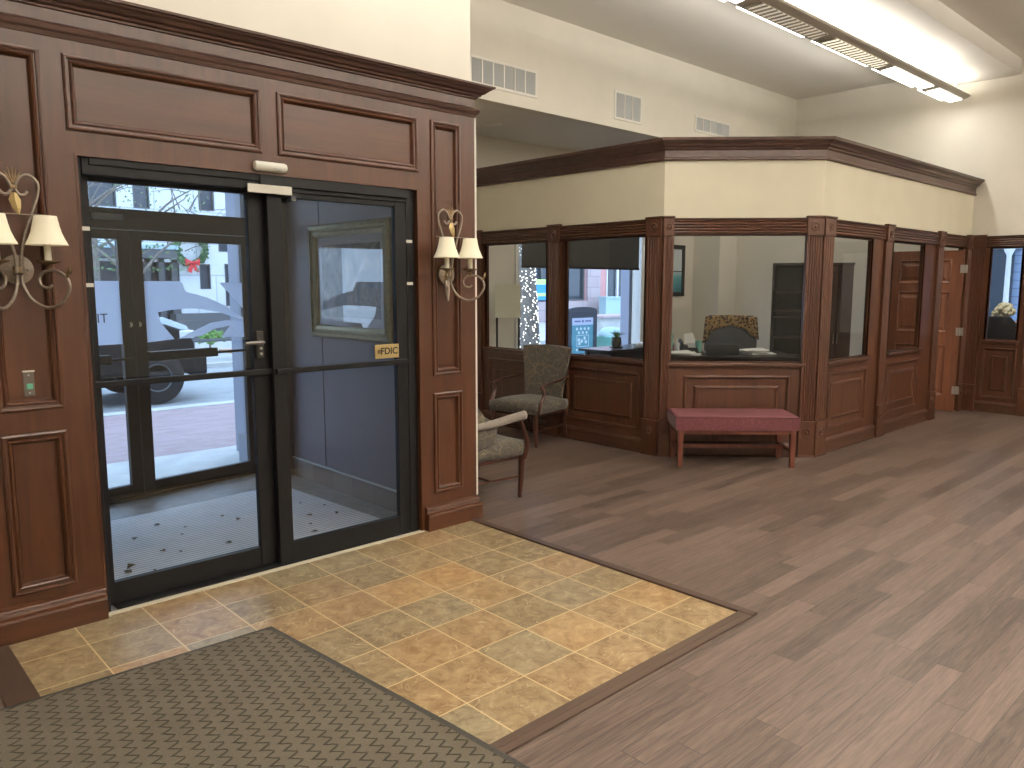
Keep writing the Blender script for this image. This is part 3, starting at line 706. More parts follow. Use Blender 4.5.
# frosted shape on the right leaf: block with sweeping curves
def fr_shape(pts, par):
    m_ = MB(); m_.loft([[FF(u, -.0165, z) for u, z in pts], [FF(u, -.0145, z) for u, z in pts]]); return m_.build('frosted_graphic', 'frost', par)
fr_shape([(ra, 1.63), (ra + .30, 1.63), (ra + .33, 1.55), (ra + .50, 1.505), (ra + .65, 1.44), (rb_, 1.33), (rb_, 1.40 - .09), (ra + .60, 1.385), (ra + .40, 1.42), (ra + .2, 1.41), (ra + .10, 1.395), (ra + .115, 1.32), (ra + .22, 1.185), (ra, 1.17)], oR)
fr_shape([(ra + .25, 1.185), (ra + .38, 1.24), (ra + .53, 1.30), (ra + .66, 1.315), (rb_, 1.31), (rb_, 1.17), (ra + .62, 1.18), (ra + .70, 1.27), (ra + .56, 1.25), (ra + .45, 1.20)], oR)
fr_shape([(ra + .62, 1.62), (rb_, 1.62), (rb_, 1.41), (ra + .74, 1.50)], oR)

# inner sliding doors
FI = frame((0, .07, 0), (1, 0, 0), (0, -1, 0))
f = MB(); f.box(OX0 + .012, -.742, .03, .16, 0, ZH - .012); f.box(1.065, OX1 - .012, .03, .16, 0, ZH - .012)
f.box(-.742, 1.065, .02, .16, 2.105, ZH - .012); f.box(-.712, .11, .008, .02, 2.15, ZH - .012); f.box(.11, 1.065, .0, .05, 2.128, ZH - .012)
f.box(-.712, 1.065, .03, .15, 0, .012)
sd = struct('window_10', f, 'black', 'dark bronze frame of the sliding entrance doors', bevel=.003)
def slider(name, u0, u1, y0, y1, gl, lab, ztop):
    t = thing(name, lab, 'door'); t['kind'] = 'structure'
    q = MB(); holed(q, frame((0, 0, 0), (1, 0, 0), (0, 1, 0)), u0, u1, .012, 2.12, [(gl[0], gl[1], .125, ztop)], y0, y1); q.build('frame', 'black', t, bevel=.003)
    MB().box(gl[0] - .01, gl[1] + .01, (y0 + y1) / 2 - .003, (y0 + y1) / 2 + .003, .115, ztop + .01).build('pane', 'gdoor', t)
    q = MB(); q.box(u0 + .01, u1 - .02, y0 - .028, y0 - .004, 1.108, 1.140); q.build('cross_rail', 'black', t, bevel=.004)
    return t
sl1 = slider('door_4', -.748, .195, .085, .125, (-.703, .068), 'sliding glass door leaf in front of the outer doors', 2.085)
sl2 = slider('door_5', .158, 1.07, .035, .075, (.242, .985), 'sliding glass door leaf in front of the framed picture', 2.075)
q = MB(); q.box(.085, .125, .07, .085, 1.20, 1.35); q.build('handle_plate', plain('dark_plate', (.05, .048, .045), .4, metal=.6), sl1, bevel=.004)
q = MB(); q.tube([(.105, .07, 1.29), (.105, .03, 1.29), (.08, .028, 1.29), (.0, .028, 1.288)], .010, 8, False); q.build('lever_handle', plain('dark_lever', (.10, .095, .09), .35, metal=.7), sl1)
for z in (1.255, 1.225): MB().lathe([(.001, 0), (.008, 0), (.008, .006), (.001, .006)], (.105, .06, z), 10, 'y').build('screw', 'steel', sl1)
for i, (x, z) in enumerate(((-.745, 1.86), (-.745, 1.60), (1.085, 1.87), (1.085, 1.61))):
    s_ = MB().box(x - .022, x + .022, .026, .03, z - .009, z + .009)
    tag(s_.build('reflector_sticker', 'white'), ('upper', 'lower')[i % 2] + (' small white sticker on the door jamb by the two-shade sconce at the exit button', ' small white sticker on the door jamb beside the narrow pier')[i // 2], 'sticker', 'white jamb stickers')
# sensor over the doors
t = thing('motion_sensor', 'white cylindrical motion sensor on the wood above the sliding doors', 'sensor', (0, 0, 0))
q = MB(); q.lathe([(.001, 0), (.022, .002), (.026, .012), (.026, .168), (.022, .178), (.001, .18)], (.07, -.018, 2.222), 16, 'x'); q.build('housing', 'white', t, smooth='auto')
q = MB(); q.box(.165, .21, -.047, -.044, 2.207, 2.214); q.build('label_strip', 'vent', t)
t = thing('door_operator_plate', 'flat white plate on the sliding door header', 'plate', (0, 0, 0))
q = MB(); q.box(.035, .285, -.010, 0, 2.085, 2.130); q.build('plate', 'white', t, bevel=.003)
q = MB(); q.box(.28, .31, -.006, .03, 2.055, 2.085); q.build('catch', 'blackp', t)
# FDIC plaque on the glass
t = thing('deposit_insurance_plaque', 'small gold FDIC plaque on the sliding door glass', 'plaque', (0, 0, 0))
MB().box(.815, .99, .024, .030, 1.152, 1.238).build('plate', 'brass', t, bevel=.002)
text_mesh('FDIC', .058, 'lettering', 'ink', upright((.918, .023, 1.195), (1, 0, 0), (0, -1, 0)), t, .0006, True)
q = MB(); q.lathe([(.014, 0), (.014, .0015), (.010, .0015), (.010, 0)], (.845, .0215, 1.195), 16, 'y'); q.build('seal', 'bronze', t)
# framed picture on the vestibule wall
t = thing('framed_picture', 'large gold framed still life under glass on the blue vestibule wall', 'picture', (0, 0, 0))
FP = frame((1.268, 1.57, -.015), (0, -1, 0), (-1, 0, 0))
q = MB(); rings(q, FP, 0, 1.10, 1.20, 2.055, [(0, 0), (0, .03), (.012, .045), (.035, .05), (.05, .035), (.065, .04), (.085, .03), (.095, .012)], fill=False); q.build('frame', 'gold', t)
def art():
    m, nt, b = mat_new('still_life_print')
    tc = N(nt, 'ShaderNodeTexCoord'); n = N(nt, 'ShaderNodeTexNoise', Scale=5, Detail=5, Distortion=1.5); nt.links.new(tc.outputs['Object'], n.inputs['Vector'])
    cr = N(nt, 'ShaderNodeValToRGB'); e = cr.color_ramp.elements; e[0].position = .35; e[0].color = (.05, .055, .05, 1); e[1].position = .68; e[1].color = (.30, .27, .20, 1)
    k = e.new(.5); k.color = (.13, .13, .11, 1); nt.links.new(n.outputs['Fac'], cr.inputs[0]); nt.links.new(cr.outputs[0], b.inputs['Base Color']); b.inputs['Roughness'].default_value = .6
    return m
q = MB(); q.fbox(FP, .09, 1.01, .004, .008, 1.29, 1.965); q.build('mat_board', plain('mat_board_paper', (.42, .42, .42), .7), t)
q = MB(); q.fbox(FP, .15, .95, .008, .010, 1.36, 1.90); q.build('print', art(), t)
# painted basket and jug in the print
q = MB(); q.fbox(FP, .50, .64, .0101, .0106, 1.42, 1.58); q.fbox(FP, .68, .94, .0101, .0106, 1.42, 1.58)
q.build('painted_vessels', plain('painted_ochre', (.22, .18, .12), .6, var=.5, scale=40), t)
q = MB(); q.fbox(FP, .09, 1.01, .012, .014, 1.29, 1.965); q.build('glazing', glass('picture_glass', (1, 1, 1), refl=1.4), t)
t = thing('wall_keypad', 'small metal key switch plate on the blue vestibule wall', 'switch', (0, 0, 0))
FK = frame((1.14, 1.97, 0), (1, 0, 0), (0, -1, 0))
q = MB(); q.box(1.17, 1.23, 1.985, 2.0, 1.19, 1.33); q.build('plate', 'bronze', t, bevel=.003)
for z in (1.225, 1.26, 1.295): MB().lathe([(.001, 0), (.01, 0), (.01, -.006), (.001, -.006)], (1.20, 1.985, z), 10, 'y').build('button', 'steel', t)

# ================================================================== SCONCES
def sconce(x, z, label):
    t = thing('wall_sconce', label, 'wall lamp', (x, 0, z), group='two-shade scroll sconces')
    q = MB(); q.lathe([(.001, -.0), (.064, -.0), (.064, -.010), (.056, -.016), (.020, -.022), (.001, -.024)], (0, 0, 0), 28, 'y'); q.build('back_plate', 'pewter', t, smooth='auto')
    for sx in (-1, 1): MB().sphere((sx * .04, -.02, 0), .005).build('screw', 'steel', t)
    q = MB(); q.box(-.02, .02, -.055, -.012, -.018, .016); q.build('arm_clasp', 'bronze', t, bevel=.006)
    y = -.05
    for s in (-1, 1):
        q = MB(); q.tube([(s * .010, y, -.02), (s * .012, y, .06), (s * .035, y, .16), (s * .07, y, .26), (s * .092, y, .33), (s * .092, y, .375), (s * .060, y, .404), (s * .028, y, .392), (s * .010, y, .36), (s * .006, y, .335)], .0072, 8); q.build('scroll_frame', 'pewter', t, smooth=True)
        q = MB(); q.tube([(s * .004, y, .36), (s * .010, y, .335), (s * .025, y, .318), (s * .043, y, .322), (s * .052, y, .335)], lambda k: .006 + .002 * k, 8); q.build('inner_curl', 'pewter', t, smooth=True)
        def A(r_, h): return (s * .68 * r_, -.03 - .73 * r_, h)
        q = MB(); q.tube([A(.012, -.02), A(.018, -.07), A(.054, -.13), A(.12, -.165), A(.186, -.145), A(.228, -.085), A(.218, -.035), A(.174, -.006), A(.126, -.006), A(.094, -.035), A(.100, -.068), A(.132, -.080), A(.151, -.068)], lambda k: .0078 - .001 * k, 8)
        q.build('arm', 'pewter', t, smooth=True)
        q = MB(); b0, b1, b2 = A(.216, -.04), A(.232, -.01), A(.236, .014)
        q.loft([[(p[0] - w_, p[1], p[2]), (p[0], p[1] - w_ * 1.3, p[2]), (p[0] + w_, p[1], p[2]), (p[0], p[1] + w_, p[2])] for p, w_ in ((b0, .007), (b1, .012), (b2, .002))]); q.build('arm_leaf', 'bronze', t)
        cx_, cy_, _ = A(.140, 0)
        q = MB(); q.lathe([(.001, .0), (.010, .0), (.012, .010), (.006, .016), (.010, .022), (.030, .028), (.046, .034), (.048, .040), (.044, .040), (.010, .032), (.001, .032)], (cx_, cy_, -.002), 16); q.build('drip_cup', 'bronze', t, smooth='auto')
        q = MB(); q.lathe([(.0145, .03), (.0145, .125), (.004, .127)], (cx_, cy_, 0), 14); q.build('candle_sleeve', 'candle', t, smooth='auto')
        pr = [(.082, .104), (.081, .108), (.070, .130), (.059, .158), (.051, .190), (.046, .218), (.044, .228)]
        q = MB(); q.lathe(pr + [(r_ - .002, h) for r_, h in pr[::-1]] + [pr[0]], (cx_, cy_, 0), 32, cap=False); q.build('lamp_shade', 'shade', t, smooth='auto')
    # leaf ornaments
    q = MB(); q.loft([[(-.010, y - .012, .325), (0, y - .02, .325), (.010, y - .012, .325)], [(-.022, y - .014, .295), (0, y - .026, .295), (.024, y - .014, .295)], [(-.010, y - .02, .26), (.006, y - .03, .26), (.022, y - .018, .262)], [(.006, y - .022, .235), (.010, y - .026, .233), (.014, y - .022, .235)]]); q.build('hanging_leaf', 'brass', t)
    q = MB()
    for an in (-40, -20, 0, 20, 40):
        a = R(an); q.tube([(0, y, .365), (math.sin(a) * .03, y - .004, .395), (math.sin(a) * .045, y - .006, .40 + .035 * math.cos(a * 1.6))], lambda k: .006 * (1 - k * .7), 6)
    q.build('palmette_finial', 'bronze', t, smooth=True)
    q = MB(); q.box(-.014, .014, y - .014, y + .012, .342, .356); q.build('collar', 'bronze', t, bevel=.003)
    q = MB(); q.tube([(-.13, y - .02, .235), (.13, y - .02, .235)], .0025, 6, False); q.build('cross_rod', 'pewter', t)
    return t
sconce(-1.033, 1.667, 'two-shade scroll wall sconce above the exit button')
sconce(1.350, 1.667, 'two-shade scroll wall sconce on the narrow pier')
# exit button plate
t = thing('exit_button_plate', 'steel push-button plate with green button on the panelled wall', 'switch', (0, 0, 0))
q = MB(); q.box(-1.04, -.998, -.006 + .014, .014, 1.105, 1.215); q.build('plate', plain('dark_nickel', (.13, .11, .095), .4, metal=.5), t, bevel=.002)
q = MB(); q.box(-1.03, -1.006, .000, .008, 1.138, 1.162); q.build('button', plain('green_button', (.10, .35, .22), .4, emit=(.2, .8, .5), est=.06), t, bevel=.002)
q = MB(); q.box(-1.042, -.996, -.002, .014, 1.215, 1.221); q.build('cap', 'white', t)
for z in (1.12, 1.20): MB().lathe([(.001, 0), (.004, 0), (.004, -.003), (.001, -.003)], (-1.019, .008, z), 8, 'y').build('screw', 'steel', t)

# ================================================================== DOOR MAT
m_ = MB(); poly = [(-.25, -.685), (-2.9, -.62), (-2.95, -3.6), (-.02, -3.6), (-.14, -1.9)]
m_.loft([[(x, y, .012) for x, y in poly], [(x, y, .020) for x, y in poly]])
cx, cy = -1.4, -2.1
t = thing('floor_mat', 'large brown herringbone entrance mat on the tiles', 'mat', (0, 0, 0))
def shrink(p, d):
    out = []
    n = len(p)
    for i in range(n):
        a, b, c_ = Vector(p[i - 1]), Vector(p[i]), Vector(p[(i + 1) % n])
        d1 = (b - a).normalized(); d2 = (c_ - b).normalized(); n1 = Vector((-d1.y, d1.x)); n2 = Vector((-d2.y, d2.x)); mm = (n1 + n2) / (1 + n1.dot(n2))
        out.append(tuple(b + mm * d))
    return out
m_.b.free(); inner = shrink(poly, .035)
m_ = MB(); m_.loft([[(x, y, .010) for x, y in inner], [(x, y, .020) for x, y in inner]]); m_.build('carpet_face', 'mat', t)
m_ = MB(); m_.loft([[(x, y, .012) for x, y in poly], [(x, y, .016) for x, y in shrink(poly, .008)], [(x, y, .016) for x, y in inner]], cap=False); m_.loft([[(x, y, .002) for x, y in poly], [(x, y, .012) for x, y in poly]]); m_.build('rubber_border', 'matedge', t)

# ================================================================== CEILING LIGHT
def fixture(y, z, xs, x_end, label, hang, k_up=1.0, k_dn=1.0, side=0):
    t = thing('linear_light', label, 'ceiling light', (0, 0, 0), group='suspended linear lights')
    sec = [(-.155, .045), (-.15, .028), (-.10, .008), (-.06, 0), (.06, 0), (.10, .008), (.15, .028), (.155, .045), (.12, .075), (-.12, .075)]
    q = MB(); x0 = xs[0][0] - .08
    rg = [[(x0, y + a, z + b) for a, b in sec], [(x_end - .10, y + a, z + b) for a, b in sec], [(x_end, y + a * .55, z + .02 + b * .7) for a, b in sec]]
    q.loft(rg); q.build('housing', 'fix', t)
    for a, b, kind in xs:
        mt = {'lit': 'lens', 'mid': 'lensm', 'dim': 'lensd'}[kind]
        q = MB(); q.prism([(a, y - .078, z - .001), (a + .05, y + .078, z - .001), (b - .0, y + .078, z - .001), (b - .05, y - .078, z - .001)][::1], (0, 0, -.004)); q.build('lens', mt, t)
        if kind != 'lit':
            q = MB(); n = 15
            for k in range(n + 1):
                x = a + (b - a) * k / n; q.box(x - .012, x + .012, y - .085, y + .085, z - .012, z - .004)
            q.build('louvre', 'fix', t)
        # side light slot strip
        q = MB(); q.box(a + .03, b - .03, y + .146, y + .172, z + .026, z + .044); q.build('edge_strip', 'lens', t)
        ld = bpy.data.lights.new('uplight', 'AREA'); ld.shape = 'RECTANGLE'; ld.size = b - a; ld.size_y = .16; ld.energy = UP_W * k_up * (.28 if side and (b > 9 or a < 2.7) else 1 if side else .3 if b > 9 else .55 if a > 5 else 1.08); ld.color = WARM
        lo = bpy.data.objects.new('uplight', ld); COL.objects.link(lo); lo.location = ((a + b) / 2, y, z + .078); lo.rotation_euler = (math.pi, 0, 0); lo.parent = t
        if side and 1.4 < a < 8:
            ld = bpy.data.lights.new('sidelight', 'AREA'); ld.shape = 'RECTANGLE'; ld.size = b - a - .1; ld.size_y = .03; ld.energy = SIDE_W * side; ld.color = WARM
            lo = bpy.data.objects.new('sidelight', ld); COL.objects.link(lo); lo.location = ((a + b) / 2, y + .20, z + .06); lo.rotation_euler = (R(90 + 32), 0, 0); lo.parent = t
        if kind != 'dim':
            ld = bpy.data.lights.new('downlight', 'AREA'); ld.shape = 'RECTANGLE'; ld.size = b - a - .1; ld.size_y = .14; ld.energy = DOWN_W * k_dn * (1 if kind == 'lit' else .5); ld.color = WARM
            lo = bpy.data.objects.new('downlight', ld); COL.objects.link(lo); lo.location = ((a + b) / 2, y, z - .014); lo.parent = t
    for x in hang:
        q = MB(); q.tube([(x, y, z + .07), (x, y, ZC if not -1.09 < y < -.05 else 4.10)], .006, 6, False); q.build('hanger_rod', 'ventw', t)
    return t
segs = [(8.18, 9.02, 'lit'), (6.88, 8.06, 'lit'), (5.50, 6.78, 'mid'), (4.17, 5.38, 'dim'), (2.8, 4.04, 'lit'), (1.45, 2.68, 'lit'), (.1, 1.33, 'lit'), (-1.25, -.02, 'lit'), (-2.6, -1.37, 'lit')]
fixture(-.48, 3.86, segs[:8][::-1], 9.12, 'long suspended linear light with lit and louvred panels over the office', (8.95, 4.88, 1.0), .9, .42, .6)
fixture(-3.7, 3.86, [(a, b, 'lit') for a, b, k in segs[::-1]], 9.12, 'added unseen linear light over the middle of the lobby', (8.95, 4.88, 1.0, -2.0), 2.9, .8)  # out-of-view row, added as general fill for walls and floor
fixture(-7.0, 3.86, [(a, b, 'lit') for a, b, k in segs[::-1]], 9.12, 'added unseen linear light at the back of the lobby', (8.95, 4.88, 1.0, -2.0), 2.9, .8)  # another unseen row, added for more ambient light
t = thing('recessed_light', 'round unlit recessed light in the low ceiling behind the bulkhead', 'ceiling light', (4.03, 2.55, 3.335))
MB().lathe([(.001, 0), (.085, 0), (.10, -.004), (.10, .006), (.001, .006)], (0, 0, 0), 24).build('trim_ring', 'ventw', t)

# ================================================================== AIR VENTS
def vent(x0, x1, z0, z1, cols, label):
    t = thing('air_vent', label, 'vent', (0, 0, 0), group='wall air vents')
    y = 1.74
    FV = frame((0, y, 0), (1, 0, 0), (0, -1, 0))
    q = MB(); rings(q, FV, x0, x1, z0, z1, [(0, 0), (.004, .012), (.026, .012), (.03, .003)], fill=False); q.build('frame', 'ventw', t)
    MB().box(x0 + .028, x1 - .028, y - .002, y + .0, z0 + .028, z1 - .028).build('backing', 'ventd', t)
    q = MB(); n = int((x1 - x0 - .06) / .022)
    for k in range(n):
        x = x0 + .03 + (x1 - x0 - .06) * (k + .5) / n
        q.quad((x - .010, y - .003, z0 + .028), (x + .006, y - .012, z0 + .028), (x + .006, y - .012, z1 - .028), (x - .010, y - .003, z1 - .028))
    q.build('louvres', 'vent', t)
    for k in range(1, cols):
        x = x0 + .03 + (x1 - x0 - .06) * k / cols; MB().box(x - .007, x + .007, y - .014, y - .001, z0 + .02, z1 - .02).build('mullion', 'ventw', t)
vent(2.72, 3.90, 3.455, 3.72, 8, 'wide air vent on the bulkhead nearest the entrance wall')
vent(5.11, 5.60, 3.43, 3.745, 3, 'tall three-column air vent on the bulkhead')
vent(6.67, 7.48, 3.50, 3.70, 5, 'low wide air vent on the bulkhead nearest the far corner')
t = thing('ceiling_fitting', 'small cream ceiling box above the entrance crown', 'fitting', (-.55, .02, 3.30))
MB().box(-.12, .12, -.06, 0, 0, .05).build('housing', 'ventw', t, bevel=.006)

# ================================================================== BENCH
dU = Vector((s2, -s2, 0)); dV = Vector((s2, s2, 0))
bc = Vector((3.884, -.099, 0)) + dU * .485 + dV * .20
t = thing('upholstered_bench', 'burgundy upholstered bench with cherry legs in front of the office window', 'bench', tuple(bc), R(-45))
L2, W2 = .535, .235
def cushion(hx, hy, z0, z1, crown_, nx=10, ny=6, r=.02):
    mb = MB(); b = mb.b
    grid = [[b.verts.new((-hx + 2 * hx * i / nx, -hy + 2 * hy * j / ny, z1 + crown_ * (1 - (2 * i / nx - 1) ** 4) * (1 - (2 * j / ny - 1) ** 4))) for j in range(ny + 1)] for i in range(nx + 1)]
    for i in range(nx):
        for j in range(ny): b.faces.new((grid[i][j], grid[i + 1][j], grid[i + 1][j + 1], grid[i][j + 1]))
    rim = [grid[i][0] for i in range(nx + 1)] + [grid[nx][j] for j in range(1, ny + 1)] + [grid[i][ny] for i in range(nx - 1, -1, -1)] + [grid[0][j] for j in range(ny - 1, 0, -1)]
    lo = [b.verts.new((v.co.x * 1.008, v.co.y * 1.015, (z0 + z1) / 2)) for v in rim]; lo2 = [b.verts.new((v.co.x * .99, v.co.y * .98, z0)) for v in rim]
    for A, B in ((rim, lo), (lo, lo2)):
        for k in range(len(A)): b.faces.new((A[k], A[(k + 1) % len(A)], B[(k + 1) % len(A)], B[k]))
    b.faces.new(lo2)
    return mb
cushion(L2, W2, .335, .450, .0).build('seat_cushion', 'red', t, smooth='auto')
q = MB(); q.loft([[(x * L2 * .99, y * W2 * .98, .4505) for x, y in ((-1, -1), (1, -1), (1, 1), (-1, 1))], [(x * L2 * .97, y * W2 * .93, .4615) for x, y in ((-1, -1), (1, -1), (1, 1), (-1, 1))]]); q.build('seat_top', 'redtop', t)
q = MB(); q.tube([(x * L2, y * W2, .451) for x, y in ((-1, -1), (1, -1), (1, 1), (-1, 1), (-1, -1))], .005, 6, False); q.build('piping', plain('piping_cord', (.06, .012, .016), .8), t)
q = MB(); q.box(-L2 + .03, L2 - .03, -W2 + .02, W2 - .02, .30, .335); q.build('seat_rail', 'benchwood', t)
for sx in (-1, 1):
    for sy in (-1, 1):
        q = MB(); x, y = sx * (L2 - .045), sy * (W2 - .04)
        q.loft([[(x - .019, y - .019, 0), (x + .019, y - .019, 0), (x + .019, y + .019, 0), (x - .019, y + .019, 0)], [(x - .025, y - .025, .335), (x + .025, y - .025, .335), (x + .025, y + .025, .335), (x - .025, y + .025, .335)]]); q.build('leg', 'benchwood', t, bevel=.003)
    q = MB(); q.box(sx * (L2 - .045) - .012, sx * (L2 - .045) + .012, -W2 + .04, W2 - .04, .13, .16); q.build('side_stretcher', 'benchwood', t)
q = MB(); q.box(-L2 + .045, L2 - .045, .02 - .012, .02 + .012, .13, .165); q.build('centre_stretcher', 'benchwood', t)

# ================================================================== ARMCHAIRS  (local: faces +X)
def armchair(loc, rz, label, padded):
    t = thing('armchair', label, 'chair', loc, rz, 'patterned armchairs')
    hw = .29
    # seat
    mb = cushion(.28, .285, .33, .43, .035, 8, 8); o = mb.build('seat', 'fabA', t, smooth=True); 
    for v in o.data.vertices: v.co.x += .02; v.co.y *= (1 + .06 * (v.co.x > 0))
    # back: a curved, slightly winged slab
    b_ = MB(); rg = []
    nz, ny = 7, 9
    def bp(i, j, front):
        z = .40 + (.97 - .40) * j / nz; half = .235 + .085 * (j / nz) ** 1.3
        y = -half + 2 * half * i / ny; c_ = (2 * i / ny - 1)
        x = -.25 - .065 * (j / nz) ** 1.2 + .03 * c_ * c_ + (.035 if front else -.030) * (1 - .5 * abs(c_) ** 3)
        if j == nz: z += .018 * (1 - c_ * c_) - .012
        return (x, y, z)
    for j in range(nz + 1):
        rg.append([bp(i, j, True) for i in range(ny + 1)] + [bp(i, j, False) for i in range(ny, -1, -1)])
    b_.loft(rg); b_.build('backrest', 'fabA', t, smooth='auto', bevel=.012)
    for sy in (-1, 1):
        # legs
        q = MB(); q.tube([(.25, sy * .265, 0), (.262, sy * .268, .16), (.27, sy * .27, .34)], lambda k: .016 + .012 * k, 8); q.build('leg', 'chairwood', t, smooth=True)
        q = MB(); q.tube([(-.33, sy * .235, 0), (-.27, sy * .235, .18), (-.25, sy * .235, .36)], lambda k: .015 + .010 * k, 8); q.build('leg', 'chairwood', t, smooth=True)
        # arm post
        q = MB(); q.tube([(.26, sy * .29, .32), (.25, sy * .31, .42), (.19, sy * .315, .52), (.225, sy * .315, .60)] if not padded else [(.27, sy * .29, .30), (.285, sy * .31, .42), (.25, sy * .315, .52), (.215, sy * .315, .60)], lambda k: .022 - .006 * k, 8); q.build('arm_post', 'chairwood', t, smooth=True)
        if padded:
            q = MB(); q.tube([(-.24, sy * .285, .585), (-.05, sy * .30, .600), (.10, sy * .31, .622), (.255, sy * .315, .640)], lambda k: .030 + .004 * k, 10); q.build('arm_pad', 'fabB', t, smooth=True)
            wg = [(-.26, .40), (-.04, .45), (.02, .585), (-.04, .62), (-.11, .66), (-.17, .73), (-.22, .81), (-.29, .88)]
            q = MB(); q.loft([[(x, sy * .27, z) for x, z in wg], [(x, sy * .30, z) for x, z in wg]]); q.build('side_wing', 'fabA', t, bevel=.008)
        else:
            q = MB(); q.tube([(-.27, sy * .275, .665), (-.10, sy * .295, .640), (.10, sy * .312, .628), (.235, sy * .315, .605), (.235, sy * .315, .590)], .014, 8); q.build('arm_rest', 'chairwood', t, smooth=True)
        q = MB(); q.tube([(-.28, sy * .235, .16), (.26, sy * .262, .16)], .009, 6, False); q.build('side_stretcher', 'chairwood', t)
    q = MB(); q.tube([(-.02, -.25, .16), (-.02, .25, .16)], .009, 6, False); q.build('cross_stretcher', 'chairwood', t)
    q = MB(); q.box(-.24, .27, -.27, .27, .30, .335); q.build('seat_rail', 'chairwood', t, bevel=.005)
    return t
armchair((1.93, .44, 0), R(-2), 'patterned armchair with padded arms against the side of the entrance pier', True)
armchair((3.75, 1.66, 0), R(188), 'patterned armchair with bare wooden arms in front of the office window', False)

# ================================================================== OFFICE CONTENTS
dc = Vector((6.22, 1.0, 0)); dk = thing('desk', 'dark office desk covered with papers behind the front window', 'desk', tuple(dc), R(-45))
MB().box(-.80, .80, -.40, .40, .765, .80).build('desktop', 'desk', dk, bevel=.004)
MB().box(-.76, -.40, -.36, .36, 0, .765).build('pedestal', 'desk', dk); MB().box(.40, .76, -.36, .36, 0, .765).build('pedestal', 'desk', dk)
MB().box(-.40, .40, -.34, -.32, .25, .765).build('modesty_panel', 'desk', dk)
def on_desk(u, v, z=.80):
    p = dc + Vector((s2, -s2, 0)) * u + Vector((s2, s2, 0)) * v
    return (p.x, p.y, z)
def paper_stack(name, u, v, n, label, sz=(.28, .21), z=.80, seed=1, base=None):
    random.seed(seed); q = MB()
    for i in range(n):
        a = random.uniform(-.5, .5); dx, dy = random.uniform(-.05, .05), random.uniform(-.03, .03); zz = i * .008
        cs, sn = math.cos(a), math.sin(a); hx, hy = sz[0] / 2, sz[1] / 2
        pts = [(dx + cs * x - sn * y, dy + sn * x + cs * y) for x, y in ((-hx, -hy), (hx, -hy), (hx, hy), (-hx, hy))]
        lift = random.uniform(0, .02)
        q.loft([[(x, y, zz + (lift if k == 2 else 0)) for k, (x, y) in enumerate(pts)], [(x, y, zz + .006 + (lift if k == 2 else 0)) for k, (x, y) in enumerate(pts)]])
    o = q.build(name, 'paper'); o.location = base or on_desk(u, v, z); o.rotation_euler = (0, 0, R(-45)); return tag(o, label, 'papers')
paper_stack('paper_stack', -.47, -.20, 4, 'loose white papers on the desk in front of the teal bottle', (.34, .22))
paper_stack('paper_stack', .40, -.10, 7, 'rumpled heap of white papers on the desk beside the black laptop', (.30, .22), seed=5)
o = MB().box(-.19, .19, -.012, .012, 0, .13).box(-.19, .19, -.012, .24, 0, .02); o = o.build('laptop', 'blackp', bevel=.004); o.location = on_desk(-.02, -.24); o.rotation_euler = (0, 0, R(-45)); tag(o, 'black laptop with raised lid seen from behind on the desk', 'laptop')
def bottle(name, u, v, prof, mat, label, cat, parts=()):
    t = thing(name, label, cat, on_desk(u, v)); MB().lathe(prof, n=16).build('body', mat, t, smooth='auto')
    for nm, pr, m_ in parts: MB().lathe(pr, n=12).build(nm, m_, t, smooth='auto')
    return t
bottle('water_bottle', -.565, .115, [(.001, 0), (.038, 0), (.040, .02), (.038, .20), (.030, .215), (.001, .216)], 'teal', 'tall teal drinking bottle on the desk next to the corner post', 'bottle', [('cap', [(.030, .215), (.030, .24), (.001, .242)], 'teal')])
bottle('sanitizer_bottle', -.485, .065, [(.001, 0), (.030, 0), (.032, .01), (.032, .10), (.012, .125), (.001, .126)], 'clearp', 'clear pump bottle on the desk beside the teal bottle', 'bottle', [('pump', [(.008, .12), (.008, .155), (.016, .158), (.016, .168), (.001, .17)], 'white')])
bottle('pink_cup', -.515, .17, [(.001, 0), (.026, 0), (.030, .07), (.001, .07)], 'pink', 'small pink cup between the teal bottle and the pump bottle', 'cup')
bottle('green_cup', -.19, .27, [(.001, 0), (.035, 0), (.044, .13), (.040, .13), (.032, .01)], 'teal', 'teal pen cup on the desk by the propped white card', 'cup')
bottle('yellow_tape', -.72, .0, [(.001, 0), (.05, 0), (.05, .022), (.02, .022), (.001, .021)], 'yellow', 'yellow disc on the desk below the pump bottle', 'tape')
t = thing('desk_phone', 'black office telephone on the desk behind the papers', 'telephone', on_desk(-.34, .16), R(-45))
q = MB(); q.prism([(-.11, -.09, 0), (-.11, .09, 0), (-.11, .09, .09), (-.11, -.09, .03)], (.22, 0, 0)); q.build('base', 'blackp', t, bevel=.006)
q = MB(); q.tube([(-.08, -.09, .07), (-.08, -.06, .10), (-.08, .06, .135), (-.08, .09, .125)], .024, 8); q.build('handset', 'blackp', t, smooth=True)
MB().prism([(.0, -.05, .055), (.09, -.05, .055), (.09, .06, .10), (.0, .06, .10)], (0, -.003, .006)).build('keypad', 'vent', t)
t = thing('propped_card', 'white card propped upright on the desk behind the telephone', 'card', on_desk(-.26, .36), R(-40)); 
q = MB(); q.prism([(-.07, 0, 0), (.10, 0, 0), (.03, .05, .22), (-.08, .05, .20)], (0, .003, 0)); q.build('sheet', 'paper', t)
q = MB()
for k in range(9):
    a = k * 2.4; q.tube([(0, 0, 0), (.03 * math.cos(a), .03 * math.sin(a), .05), (.055 * math.cos(a), .055 * math.sin(a), .075 + .012 * (k % 3))], lambda s_: .006 * (1 - .8 * s_), 6)
